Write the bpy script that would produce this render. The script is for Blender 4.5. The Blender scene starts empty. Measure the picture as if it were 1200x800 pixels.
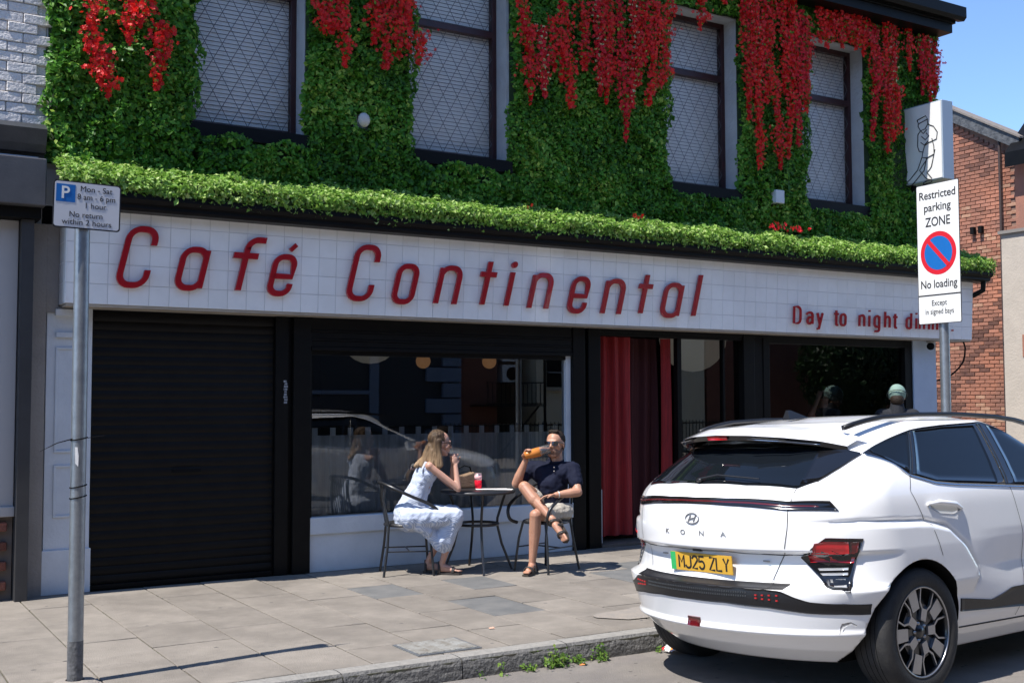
import bpy, bmesh, math, random
import numpy as np
from mathutils import Vector, Matrix, Quaternion, noise
from mathutils.bvhtree import BVHTree
random.seed(7); rng = np.random.default_rng(11)
S = bpy.context.scene; COL = S.collection
# ---------------------------------------------------------------- camera
cam = bpy.data.objects.new('camera', bpy.data.cameras.new('camera')); COL.objects.link(cam)
cam.data.lens = 39.9; cam.data.sensor_width = 36; cam.data.clip_end = 2000; cam.data.clip_start = .05
_F = Vector((.52082525,.85197111,.05372412)); _R = Vector((.85327943,-.52144622,-.00283589)); _U = Vector((-.02559814,-.04731869,.99855179))
cam.matrix_world = Matrix.Translation((-2.01267,-9.66531,1.5515)) @ Matrix(((_R.x,_U.x,-_F.x),(_R.y,_U.y,-_F.y),(_R.z,_U.z,-_F.z))).to_4x4()
S.camera = cam
# ---------------------------------------------------------------- sky, sun, exposure
SUN = Vector((-.553,-.075,1.0)).normalized()           # towards the sun
W = bpy.data.worlds.new('World'); S.world = W; W.use_nodes = True
nt = W.node_tree; nt.nodes.clear()
sky = nt.nodes.new('ShaderNodeTexSky'); sky.sky_type = 'NISHITA'; sky.sun_disc = False
sky.sun_elevation = math.asin(SUN.z); sky.sun_rotation = math.atan2(SUN.x, SUN.y)
sky.altitude = 2400; sky.air_density = .95; sky.dust_density = .05; sky.ozone_density = 5.0
bg = nt.nodes.new('ShaderNodeBackground'); bg.inputs['Strength'].default_value = .145
wo = nt.nodes.new('ShaderNodeOutputWorld')
nt.links.new(sky.outputs[0], bg.inputs['Color']); nt.links.new(bg.outputs[0], wo.inputs['Surface'])
sl = bpy.data.lights.new('sun', 'SUN'); sl.energy = 3.9; sl.angle = math.radians(.5); sl.color = (1,.95,.88)
so = bpy.data.objects.new('sun', sl); COL.objects.link(so); so.rotation_euler = SUN.to_track_quat('Z','Y').to_euler()
S.view_settings.view_transform = 'Standard'; S.view_settings.look = 'None'; S.view_settings.gamma = 1
S.view_settings.use_curve_mapping = False; S.view_settings.exposure = 0.98
S.cycles.max_bounces = 7; S.cycles.transparent_max_bounces = 12
# ---------------------------------------------------------------- helpers
def tag(o, label=None, cat=None, group=None, kind=None):
    if label: o['label'] = label
    if cat: o['category'] = cat
    if group: o['group'] = group
    if kind: o['kind'] = kind
    return o
def empty(name, loc=(0,0,0), label=None, cat=None, group=None, rz=0):
    o = bpy.data.objects.new(name, None); COL.objects.link(o); o.location = loc; o.rotation_euler = (0,0,rz)
    o.empty_display_size = .2
    return tag(o, label, cat, group)
class MB:
    def __init__(s): s.v=[]; s.f=[]; s.m=[]; s.sm=[]
    def add(s, V, Fc, mi=0, smooth=False):
        n=len(s.v); s.v += [tuple(v) for v in V]; s.f += [tuple(i+n for i in f) for f in Fc]
        s.m += [mi]*len(Fc); s.sm += [smooth]*len(Fc); return s
    def box(s, a, b, mi=0, M=None):
        x0,x1=sorted((a[0],b[0]));y0,y1=sorted((a[1],b[1]));z0,z1=sorted((a[2],b[2]))
        V=[Vector(p) for p in ((x0,y0,z0),(x1,y0,z0),(x1,y1,z0),(x0,y1,z0),(x0,y0,z1),(x1,y0,z1),(x1,y1,z1),(x0,y1,z1))]
        if M is not None: V=[M@v for v in V]
        return s.add(V,[(0,3,2,1),(4,5,6,7),(0,1,5,4),(1,2,6,5),(2,3,7,6),(3,0,4,7)],mi)
    def prism(s, P, d, mi=0):
        """closed polygon P (3-D points) swept by vector d"""
        P=[Vector(p) for p in P]; d=Vector(d); n=len(P)
        return s.add(P+[p+d for p in P],[tuple(range(n))[::-1],tuple(range(n,2*n))]+[(i,(i+1)%n,n+(i+1)%n,n+i) for i in range(n)],mi)
    def tube(s, P, r, seg=10, mi=0, closed=False, cap=True):
        P=[Vector(p) for p in P]; n=len(P); R=r if hasattr(r,'__len__') else [r]*n
        V=[];up=None
        for i,p in enumerate(P):
            if closed: t=P[(i+1)%n]-P[i-1]
            else: t=P[min(i+1,n-1)]-P[max(i-1,0)]
            t.normalize()
            if up is None:
                up=Vector((0,0,1)) if abs(t.z)<.9 else Vector((1,0,0))
            a=t.cross(up).normalized(); b=a.cross(t).normalized(); up=b
            V+=[p+(a*math.cos(k*2*math.pi/seg)+b*math.sin(k*2*math.pi/seg))*R[i] for k in range(seg)]
        Fc=[]
        for i in range(n if closed else n-1):
            j=(i+1)%n
            for k in range(seg):
                l=(k+1)%seg; Fc.append((i*seg+k,i*seg+l,j*seg+l,j*seg+k))
        s.add(V,Fc,mi,True)
        if cap and not closed:
            s.add(V[:seg],[tuple(range(seg))[::-1]],mi); s.add(V[-seg:],[tuple(range(seg))],mi)
        return s
    def lathe(s, prof, c=(0,0,0), seg=24, mi=0, axis='Z', smooth=True):
        V=[];n=len(prof)
        for k in range(seg):
            a=k*2*math.pi/seg;ca,sa=math.cos(a),math.sin(a)
            for r,z in prof:
                if axis=='Z': V.append((c[0]+r*ca,c[1]+r*sa,c[2]+z))
                else: V.append((c[0]+r*ca,c[1]+z,c[2]-r*sa))
        Fc=[]
        for k in range(seg):
            l=(k+1)%seg
            for i in range(n-1): Fc.append((k*n+i,l*n+i,l*n+i+1,k*n+i+1))
        return s.add(V,Fc,mi,smooth)
    def ell(s, c, r, seg=16, mi=0, M=None):
        prof=[(math.sin(t),-math.cos(t)) for t in np.linspace(0.001,math.pi-.001,seg//2+1)]
        t=MB(); t.lathe(prof,seg=seg); M=M or Matrix.Identity(3)
        return s.add([Vector(c)+M@Vector((v[0]*r[0],v[1]*r[1],v[2]*r[2])) for v in t.v],t.f,mi,True)
    def build(s, name, mats, parent=None, loc=None, bevel=0, offset=None):
        me=bpy.data.meshes.new(name)
        o0=Vector(offset) if offset is not None else (Vector(loc) if loc is not None else None)
        V=s.v
        if o0 is not None: V=[(v[0]-o0.x,v[1]-o0.y,v[2]-o0.z) for v in V]
        me.from_pydata(V,[],s.f)
        for m in (mats if isinstance(mats,(list,tuple)) else [mats]): me.materials.append(m)
        me.polygons.foreach_set('material_index',s.m); me.polygons.foreach_set('use_smooth',s.sm); me.update()
        return link(name,me,parent,loc,bevel)
def link(name, me, parent=None, loc=None, bevel=0):
    o=bpy.data.objects.new(name,me); COL.objects.link(o)
    if parent is not None: o.parent=parent
    if loc is not None: o.location=loc
    if bevel:
        b=o.modifiers.new('bevel','BEVEL'); b.width=bevel; b.segments=2; b.limit_method='ANGLE'
    return o
def part(name, mb, m, parent, bevel=0):
    """mesh given in world coordinates, child of an unrotated empty"""
    p=parent; off=Vector((0,0,0))
    while p is not None: off+=p.location; p=p.parent
    return mb.build(name,m,parent,offset=off,bevel=bevel)
def struct(name, mb, m, bevel=0, **k):
    o=mb.build(name,m,bevel=bevel); return tag(o,kind='structure',**k)
# ---- materials
def mat(name, col, rough=.6, col2=None, ns=4., nd=4., bump=0., bs=60., metal=0., rand=0., coat=0., spec=.5, nmix=.5, streak=None, emit=0, sub=0, obj=False, alpha=1, croff=0.03, spots=None, stain=None):
    m=bpy.data.materials.new(name); m.use_nodes=True; t=m.node_tree; N=t.nodes; L=t.links
    b=N['Principled BSDF']; b.inputs['Roughness'].default_value=rough; b.inputs['Metallic'].default_value=metal
    b.inputs['Coat Weight'].default_value=coat; b.inputs['Coat Roughness'].default_value=croff; b.inputs['Specular IOR Level'].default_value=spec
    c=(*col,1)
    if obj: pos=N.new('ShaderNodeTexCoord').outputs['Object']
    else: pos=N.new('ShaderNodeNewGeometry').outputs['Position']
    out=None
    if col2:
        n=N.new('ShaderNodeTexNoise'); n.inputs['Scale'].default_value=ns; n.inputs['Detail'].default_value=nd; n.inputs['Roughness'].default_value=.65
        src=pos
        if streak:
            mp=N.new('ShaderNodeMapping'); mp.inputs['Scale'].default_value=streak; L.new(pos,mp.inputs['Vector']); src=mp.outputs[0]
        L.new(src,n.inputs['Vector'])
        r=N.new('ShaderNodeMapRange'); r.inputs[1].default_value=nmix-.15; r.inputs[2].default_value=nmix+.15; L.new(n.outputs[0],r.inputs[0])
        x=N.new('ShaderNodeMix'); x.data_type='RGBA'; x.inputs[6].default_value=c; x.inputs[7].default_value=(*col2,1); L.new(r.outputs[0],x.inputs[0]); out=x.outputs[2]
    if stain:      # large soft blotches of wear: (scale, colour, amount)
        n=N.new('ShaderNodeTexNoise'); n.inputs['Scale'].default_value=stain[0]; n.inputs['Detail'].default_value=7; n.inputs['Roughness'].default_value=.7; L.new(pos,n.inputs['Vector'])
        r=N.new('ShaderNodeMapRange'); r.inputs[1].default_value=.44; r.inputs[2].default_value=.64; r.inputs[4].default_value=stain[2]; L.new(n.outputs[0],r.inputs[0])
        x=N.new('ShaderNodeMix'); x.data_type='RGBA'; x.inputs[6].default_value=c; x.inputs[7].default_value=(*stain[1],1)
        if out: L.new(out,x.inputs[6])
        L.new(r.outputs[0],x.inputs[0]); out=x.outputs[2]
    if spots:      # gum, grit and droppings: (scale, size, colour)
        vo=N.new('ShaderNodeTexVoronoi'); vo.inputs['Scale'].default_value=spots[0]; L.new(pos,vo.inputs['Vector'])
        r=N.new('ShaderNodeMapRange'); r.inputs[1].default_value=spots[1]; r.inputs[2].default_value=spots[1]*.7; L.new(vo.outputs['Distance'],r.inputs[0])
        sc=N.new('ShaderNodeSeparateColor'); L.new(vo.outputs['Color'],sc.inputs[0]); gt_=N.new('ShaderNodeMath'); gt_.operation='GREATER_THAN'; gt_.inputs[1].default_value=.55; L.new(sc.outputs[0],gt_.inputs[0])
        mu=N.new('ShaderNodeMath'); mu.operation='MULTIPLY'; L.new(r.outputs[0],mu.inputs[0]); L.new(gt_.outputs[0],mu.inputs[1]); mu2=N.new('ShaderNodeMath'); mu2.operation='MULTIPLY'; mu2.inputs[1].default_value=.85; L.new(mu.outputs[0],mu2.inputs[0])
        x=N.new('ShaderNodeMix'); x.data_type='RGBA'; x.inputs[6].default_value=c; x.inputs[7].default_value=(*spots[2],1)
        if out: L.new(out,x.inputs[6])
        L.new(mu2.outputs[0],x.inputs[0]); out=x.outputs[2]
    if rand:
        oi=N.new('ShaderNodeObjectInfo'); mr=N.new('ShaderNodeMapRange'); mr.inputs[3].default_value=1-rand; mr.inputs[4].default_value=1+rand; L.new(oi.outputs['Random'],mr.inputs[0])
        h=N.new('ShaderNodeHueSaturation'); h.inputs['Color'].default_value=c
        if out: L.new(out,h.inputs['Color'])
        L.new(mr.outputs[0],h.inputs['Value']); out=h.outputs[0]
    if out: L.new(out,b.inputs['Base Color'])
    else: b.inputs['Base Color'].default_value=c
    if bump:
        n=N.new('ShaderNodeTexNoise'); n.inputs['Scale'].default_value=bs; n.inputs['Detail'].default_value=5; L.new(pos,n.inputs['Vector'])
        u=N.new('ShaderNodeBump'); u.inputs['Strength'].default_value=min(1,bump*2); u.inputs['Distance'].default_value=.01*max(1,bump*2) if bump>.5 else .008
        L.new(n.outputs[0],u.inputs['Height']); L.new(u.outputs[0],b.inputs['Normal'])
    if emit: b.inputs['Emission Color'].default_value=c; b.inputs['Emission Strength'].default_value=emit
    if sub: b.inputs['Subsurface Weight'].default_value=sub; b.inputs['Subsurface Radius'].default_value=(.01,.004,.002)
    b.inputs['Alpha'].default_value=alpha
    return m
def glass(name, tint=(.8,.85,.85), refl=.12, rough=.0):
    """window pane: clear film plus mirror reflection"""
    m=bpy.data.materials.new(name); m.use_nodes=True; t=m.node_tree; N=t.nodes; L=t.links; N.clear()
    g=N.new('ShaderNodeBsdfGlossy'); g.inputs['Roughness'].default_value=rough; g.inputs['Color'].default_value=(1,1,1,1)
    tr=N.new('ShaderNodeBsdfTransparent'); tr.inputs['Color'].default_value=(*tint,1)
    fr=N.new('ShaderNodeFresnel'); fr.inputs['IOR'].default_value=1.5 if refl>.02 else 1.25
    a=N.new('ShaderNodeMath'); a.operation='ADD'; a.inputs[1].default_value=refl; a.use_clamp=True; L.new(fr.outputs[0],a.inputs[0])
    x=N.new('ShaderNodeMixShader'); L.new(a.outputs[0],x.inputs[0]); L.new(tr.outputs[0],x.inputs[1]); L.new(g.outputs[0],x.inputs[2])
    o=N.new('ShaderNodeOutputMaterial'); L.new(x.outputs[0],o.inputs['Surface']); return m
_tc={}
def text_mesh(txt, size, depth=0., bold=0., sx=1.):
    c=bpy.data.curves.new('t','FONT'); c.body=txt; c.size=size; c.extrude=depth; c.offset=bold; c.align_x='CENTER'; c.align_y='CENTER'; c.resolution_u=4
    o=bpy.data.objects.new('t',c); COL.objects.link(o)
    dg=bpy.context.evaluated_depsgraph_get(); me=bpy.data.meshes.new_from_object(o.evaluated_get(dg)); bpy.data.objects.remove(o)
    V=[v.co.copy() for v in me.vertices]; Fc=[tuple(p.vertices) for p in me.polygons]; bpy.data.meshes.remove(me)
    xs=[v.x for v in V]; ys=[v.y for v in V]; cx=(min(xs)+max(xs))/2
    return [Vector(((v.x-cx)*sx,v.y,v.z)) for v in V],Fc,(max(xs)-min(xs))*sx
def text_part(name, txt, size, M, m, parent, depth=.0006, bold=0., sx=1., width=None, off=None):
    """text whose local x,y plane is placed by matrix M"""
    V,Fc,w=text_mesh(txt,size,depth,bold,sx)
    k=1. if width is None else width/w
    b=MB(); b.add([M@Vector((v.x*k,v.y,v.z)) for v in V],Fc)
    return b.build(name,m,parent,offset=off)
def front(x,y,z):   # text facing -y
    return Matrix.Translation((x,y,z)) @ Matrix(((1,0,0,0),(0,0,-1,0),(0,1,0,0),(0,0,0,1)))
def blob(name, prims, voxel, mats, parent=None, smooth=5, off=None, fn=None, disp=None):
    """one continuous surface grown from tapered limbs: ('c',p0,p1,r0,r1) or ('e',centre,radii,3x3)"""
    bm=bmesh.new()
    for p in prims:
        b2=bmesh.new()
        if p[0]=='c':
            for c,r in ((p[1],p[3]),(p[2],p[4])):
                bmesh.ops.create_icosphere(b2,subdivisions=2,radius=r,matrix=Matrix.Translation(c))
            bmesh.ops.convex_hull(b2,input=b2.verts); 
            loose=[v for v in b2.verts if not v.link_faces]; bmesh.ops.delete(b2,geom=loose,context='VERTS')
            inner=[f for f in b2.faces if False]
        else:
            bmesh.ops.create_icosphere(b2,subdivisions=3,radius=1)
            R=p[3] if len(p)>3 else Matrix.Identity(3)
            for v in b2.verts: v.co=Vector(p[1])+R@Vector((v.co.x*p[2][0],v.co.y*p[2][1],v.co.z*p[2][2]))
        me=bpy.data.meshes.new('x'); 
        # keep only the outer hull
        if p[0]=='c':
            ch=bmesh.new(); vs=[ch.verts.new(v.co) for v in b2.verts]; r=bmesh.ops.convex_hull(ch,input=ch.verts)
            bmesh.ops.delete(ch,geom=[v for v in ch.verts if not v.link_faces],context='VERTS')
            b2.free(); b2=ch
        b2.to_mesh(me); b2.free(); bm.from_mesh(me); bpy.data.meshes.remove(me)
    me=bpy.data.meshes.new(name); bm.to_mesh(me); bm.free()
    o=bpy.data.objects.new(name,me); COL.objects.link(o)
    r=o.modifiers.new('r','REMESH'); r.mode='VOXEL'; r.voxel_size=voxel
    if smooth: s=o.modifiers.new('s','SMOOTH'); s.factor=.5; s.iterations=smooth
    dg=bpy.context.evaluated_depsgraph_get(); m2=bpy.data.meshes.new_from_object(o.evaluated_get(dg)); bpy.data.objects.remove(o)
    m2.name=name; m2.materials.clear()
    for m in (mats if isinstance(mats,(list,tuple)) else [mats]): m2.materials.append(m)
    if disp:
        no=[v.normal.copy() for v in m2.vertices]
        for v,n in zip(m2.vertices,no): v.co+=disp(v.co,n)
    if fn:
        for p in m2.polygons: p.material_index=fn(p.center)
    if off is not None: m2.transform(Matrix.Translation(-Vector(off)))
    m2.polygons.foreach_set('use_smooth',[True]*len(m2.polygons)); m2.update()
    return link(name,m2,parent)
# ---- shared materials
WHITE_TILE=mat('white_glazed_tile',(.88,.89,.89),.10,(.85,.86,.86),ns=7,rand=.03,stain=(1.1,(.70,.70,.68),.35),coat=.5,spec=.6)
GROUT=mat('tile_grout',(.60,.61,.63),.9)
BLACK=mat('black_gloss_paint',(.004,.004,.0045),.42,(.006,.006,.006),ns=9,bump=.05,bs=40,rand=.1,spec=.14)
BLACKM=mat('black_matt',(.005,.005,.0055),.8,spec=.15)
WHITEP=mat('white_masonry_paint',(.62,.66,.70),.6,(.54,.58,.62),ns=2.5,nd=6,bump=.2,bs=30)
MAROON=mat('maroon_window_paint',(.045,.012,.013),.4,(.03,.009,.01),ns=8,bump=.1,bs=50)
STEEL=mat('galvanised_steel',(.33,.35,.37),.42,(.25,.27,.29),ns=14,nd=6,metal=.75,bump=.08,bs=60)
# ---------------------------------------------------------------- ground
ASPH=mat('pale_worn_asphalt',(.25,.225,.20),.9,(.20,.18,.165),ns=3,nd=8,bump=.6,bs=180,stain=(.9,(.15,.14,.13),.7),spots=(11,.16,(.07,.065,.06)))
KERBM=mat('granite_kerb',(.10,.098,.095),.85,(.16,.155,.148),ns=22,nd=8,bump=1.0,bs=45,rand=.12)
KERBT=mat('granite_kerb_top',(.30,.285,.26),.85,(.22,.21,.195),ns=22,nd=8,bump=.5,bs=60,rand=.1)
SLAB=mat('buff_paving_slab',(.250,.222,.190),.88,(.200,.178,.152),ns=5,nd=9,bump=.45,bs=130,rand=.10,stain=(1.1,(.150,.133,.114),.8),spots=(4.5,.085,(.085,.08,.075)))
SLABG=mat('grey_paving_slab',(.150,.148,.143),.88,(.105,.108,.108),ns=5,nd=9,bump=.35,bs=150,rand=.06)
JOINT=mat('sandy_joint',(.11,.097,.078),.95,(.065,.075,.035),ns=9,bump=.4)
def road_z(y):
    return -.128-.04*(y+3.52) if y>-8 else (.0512 if y>-8.4 else .0512-.03*(-8.4-y))
g=MB(); g.add([(-300,-400,-.16),(400,-400,-.16),(400,400,-.16),(-300,400,-.16)],[(0,1,2,3)])
struct('ground',g,ASPH)
g=MB(); ys=[-3.5,-5,-6.5,-8,-8.4,-10,-12.3]; xs=np.linspace(-60,80,29)
V=[(x,y,road_z(y)) for y in ys for x in xs]; n=len(xs)
g.add(V,[(j*n+i,(j+1)*n+i,(j+1)*n+i+1,j*n+i+1) for j in range(len(ys)-1) for i in range(n-1)],0,True)
struct('road',g,ASPH)
pav=struct('pavement',MB().box((-60,-3.37,-.15),(80,.6,-.012)),JOINT)
colx=[-3.35,-2.89,-2.43,-1.97,-1.51,-1.06,-.61,-.15,.38,.86,1.34,1.82,2.25,2.70,3.12,3.58,4.04,4.5,4.96,5.42,5.88,6.34,6.8,7.3,7.8,8.3,8.8,9.3,9.8,10.3,10.8,11.3,11.9,12.5,13.1,13.7]
grey=[(2.0,-1.0),(2.45,-1.8),(2.95,-1.05),(4.3,-1.6),(4.7,-1.2)]
for i in range(len(colx)-1):
    x0,x1=colx[i],colx[i+1]; y=.27; k=0
    cuts=[.27]; y=-.72 if i%2 else -.36
    if i==11: y=-.72
    if i==12: y=-.22
    if i==13: y=-.75
    while y>-3.2: cuts.append(y); y-= .60 if i in(11,13) and k==0 else (.74 if i>5 else .80); k+=1
    cuts.append(-3.37)
    if -3.37+cuts[-2]< -10: pass
    for a,b in zip(cuts,cuts[1:]):
        j=.003+random.random()*.004; h=random.uniform(-.0025,.002); t=random.uniform(-.0015,.0015)
        cx,cy=(x0+x1)/2,(a+b)/2; w,d=(x1-x0)/2-j,(a-b)/2-j
        V=[(cx-w,cy-d,h-t),(cx+w,cy-d,h+t),(cx+w,cy+d,h+t),(cx-w,cy+d,h-t)]
        c=.004; V2=[(cx-w+c,cy-d+c,h-t),(cx+w-c,cy-d+c,h+t),(cx+w-c,cy+d-c,h+t),(cx-w+c,cy+d-c,h-t)]
        b_=MB().add([(p[0],p[1],-.03) for p in V]+[(p[0],p[1],p[2]-.003) for p in V]+V2,
            [(0,1,5,4),(1,2,6,5),(2,3,7,6),(3,0,4,7),(4,5,9,8),(5,6,10,9),(6,7,11,10),(7,4,8,11),(8,9,10,11)])
        isg=any(x0<gx<x1 and b<gy<a for gx,gy in grey)
        b_.build('slab',SLABG if isg else SLAB,pav)
# metal inspection cover and pink patched mortar
cv=empty('inspection_cover',(1.4,-3.16,0),'small rectangular grey metal inspection cover let into the pavement by the kerb','cover')
part('frame',MB().box((1.17,-3.35,-.02),(1.62,-2.98,.0065)),STEEL,cv)
c_=MB().box((1.19,-3.33,0),(1.60,-3.0,.010))
for i in range(5): c_.box((1.20+.08*i,-3.32,.010),(1.25+.08*i,-3.01,.0125))
part('lid',c_,mat('worn_grey_cover',(.36,.36,.34),.6,(.22,.2,.17),ns=14,metal=.3,bump=.3),cv)
b_=MB(); P=[(3.25+ .42*math.cos(a)*(1+.12*math.sin(3*a)),-2.95+.20*math.sin(a)*(1+.15*math.cos(5*a)),.0065) for a in np.linspace(0,2*math.pi,22)[:-1]]
b_.add(P,[tuple(range(21))]); tag(b_.build('mortar_patch',mat('pinkish_mortar',(.27,.235,.20),.95,(.22,.20,.18),ns=12,bump=.5)),kind='structure')
# kerb stones, rough grey faces
kb=struct('kerb',MB().box((-60,-3.515,-.3),(80,-3.375,-.02)),JOINT)
x=-4.9
kl=[]
while x<14: L_=random.choice([.92,1.05,.78]); kl.append((x,x+L_)); x+=L_
for a,b in kl:
    n=int((b-a)/.045)+2; V=[];Fc=[];mi=[]
    xs=np.linspace(a+.004,b-.004,n)
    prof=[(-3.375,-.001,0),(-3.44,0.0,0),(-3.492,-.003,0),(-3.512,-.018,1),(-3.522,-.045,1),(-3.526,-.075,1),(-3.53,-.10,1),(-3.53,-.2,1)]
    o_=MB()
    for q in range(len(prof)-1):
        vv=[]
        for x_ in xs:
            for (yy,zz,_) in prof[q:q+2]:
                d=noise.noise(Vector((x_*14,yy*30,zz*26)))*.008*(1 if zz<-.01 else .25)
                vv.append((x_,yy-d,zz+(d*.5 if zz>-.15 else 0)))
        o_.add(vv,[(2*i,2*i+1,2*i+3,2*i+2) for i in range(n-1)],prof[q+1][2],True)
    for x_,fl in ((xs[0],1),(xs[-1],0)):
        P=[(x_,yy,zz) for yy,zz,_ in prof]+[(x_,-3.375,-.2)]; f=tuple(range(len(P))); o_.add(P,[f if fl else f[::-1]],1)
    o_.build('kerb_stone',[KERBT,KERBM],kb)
# far pavement
struct('far_pavement',MB().box((-60,-30,-.2),(80,-12.3,.03)),SLAB)
# ---------------------------------------------------------------- the cafe
cafe=empty('cafe_building',(5.2,3,0),'two-storey cafe with white tiled sign fascia, black shopfront and maroon upper windows','building')
T_=.167; FZ=2.365; LEAN=math.tan(.0527)
def fy(z): return -(z-FZ)*LEAN      # fascia leans out at the top
BRW=mat('white_painted_render',(.50,.52,.54),.8,(.42,.43,.45),ns=3,nd=7,bump=.7,bs=18)
WX=[(.67,1.82),(2.90,4.05),(6.11,7.26),(8.30,9.45)]; WZ0,WZ1=4.05,6.12
# upper wall in pieces round the openings
w=MB(); xs=[-.45]
for a,b in WX: xs+=[a,b]
xs.append(10.65)
for i in range(0,len(xs),2): w.box((xs[i],.35,3.2),(xs[i+1],.62,6.6))
for a,b in WX: w.box((a,.352,3.2),(b,.62,WZ0-.13)); w.box((a,.352,WZ1),(b,.62,6.6))
w.box((-.45,.62,3.2),(-.2,8,6.6)); w.box((10.645,.71,0),(10.80,8,6.6))
part('upper_wall',w,BRW,cafe)
part('lintel',MB().box((-.45,.365,2.347),(10.65,.61,3.198)),BLACKM,cafe)
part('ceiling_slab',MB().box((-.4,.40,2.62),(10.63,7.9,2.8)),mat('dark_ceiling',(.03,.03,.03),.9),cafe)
part('roof',MB().add([(-.6,-.05,6.70),(11,-.05,6.70),(11,4,9.0),(-.6,4,9.0),(-.6,8.2,6.70),(11,8.2,6.70)],[(0,1,2,3),(3,2,5,4),(0,3,4),(1,5,2)]),mat('slate_roof',(.05,.055,.06),.6,(.08,.08,.085),ns=8,bump=.3),cafe)
ea=MB(); ea.box((-.5,-.05,6.44),(10.75,.36,6.56)); ea.box((-.5,-.08,6.56),(10.78,.02,6.70))
P=[(-.5,-.20,6.62),(-.5,-.20,6.76),(-.5,-.06,6.76),(-.5,-.06,6.60),(-.5,-.16,6.58)]; ea.prism(P,(11.35,0,0))
part('eaves',ea,BLACK,cafe,bevel=.004)
# windows upstairs
BLIND=mat('white_window_blind',(.80,.78,.74),.55,(.74,.72,.69),ns=20,bump=.1)
LEAD=mat('lead_lattice',(.17,.17,.18),.5)
PANE=glass('upper_window_glass',(.98,.98,.98),.0)
for wi,(a,b) in enumerate(WX):
    wn=empty('window',(0,0,0)); wn.parent=cafe; wn.location=Vector(((a+b)/2,.5,5))-cafe.location
    wn['label']=['upper window with white blind and leaded lattice, furthest left','upper window with white blind between the second and third ivy columns','upper window with white blind under a red flower sprig','upper window with white blind and a small cross sign in its pane'][wi]
    y=.55; fr=MB(); q=.055
    fr.box((a,y,WZ0),(a+q,y+.07,WZ1)); fr.box((b-q,y,WZ0),(b,y+.07,WZ1)); fr.box((a+q,y+.002,WZ0),(b-q,y+.068,WZ0+.075)); fr.box((a+q,y+.002,WZ1-.06),(b-q,y+.068,WZ1)); fr.box((a+q,y-.012,5.40),(b-q,y+.06,5.47))
    part('frame',fr,MAROON,wn,bevel=.004)
    part('pane',MB().add([(a+q,y+.03,WZ0+.075),(b-q,y+.03,WZ0+.075),(b-q,y+.03,5.40),(a+q,y+.03,5.40)],[(0,1,2,3)]),PANE,wn)
    part('pane',MB().add([(a+q,y+.02,5.47),(b-q,y+.02,5.47),(b-q,y+.02,WZ1-.06),(a+q,y+.02,WZ1-.06)],[(0,1,2,3)]),PANE,wn)
    lt=MB()
    def clip(p,d,x0,x1,z0,z1):
        t0,t1=-1e9,1e9
        for c,dd,lo,hi in ((p[0],d[0],x0,x1),(p[1],d[1],z0,z1)):
            u,v=(lo-c)/dd,(hi-c)/dd; t0=max(t0,min(u,v)); t1=min(t1,max(u,v))
        return (t0,t1) if t1-t0>.02 else None
    for z0,z1 in ((WZ0+.075,5.40),(5.47,WZ1-.06)):
        for s in (1,-1):
            d=(.165,s*.30)
            for k in range(-16,16):
                p=(a+.02+k*.165,z0); c=clip(p,d,a+q,b-q,z0,z1)
                if c:
                    e0=Vector((p[0]+d[0]*c[0],y+.012,p[1]+d[1]*c[0])); e1=Vector((p[0]+d[0]*c[1],y+.012,p[1]+d[1]*c[1]))
                    lt.tube([e0,e1],.0032,4,cap=False)
    part('lead_lattice',lt,LEAD,wn)
    bl=MB(); z=WZ0+.02; k=0
    while z<WZ1:
        tl=.013+.003*noise.noise(Vector((a,z*3,0)))
        bl.add([(a+.04,y+.078,z),(b-.04,y+.078,z),(b-.04,y+.082+tl*.6,z+.0392),(a+.04,y+.082+tl*.6,z+.0392)],[(0,1,2,3)])
        z+=.040; k+=1
    part('blind_slats',bl,BLIND,wn)['kind']='stuff'
    part('sill',MB().box((a-.06,.27,WZ0-.13),(b+.03,.60,WZ0-.002)),BLACK,wn,bevel=.006)
    part('dark_room',MB().box((a,y+.14,WZ0),(b,y+.15,WZ1)),BLACKM,wn)
    if wi==3:
        part('notice',MB().box((8.50,y+.016,5.10),(8.66,y+.018,5.34)),mat('pale_notice',(.55,.6,.66),.5),wn)
        xx=MB(); xx.tube([(8.52,y+.012,5.14),(8.64,y+.012,5.30)],.005,4); xx.tube([(8.64,y+.012,5.14),(8.52,y+.012,5.30)],.005,4)
        part('notice_cross',xx,BLACKM,wn)
# alarm box, white box and vent between the leaves
ab=empty('alarm_box',(2.36,.2,4.24),'small white dome alarm half buried in the second ivy column','alarm')
part('dome',MB().ell((2.36,.18,4.24),(.06,.05,.07)),mat('white_plastic_aged',(.5,.48,.46),.5),ab)
wb=empty('vent_box',(7.8,.2,4.0),'small white box set low in the ivy between the two right upper windows','box')
part('case',MB().box((7.68,.14,3.92),(7.82,.25,4.08)),mat('white_plastic',(.55,.58,.62),.5),wb,bevel=.01)
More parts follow.
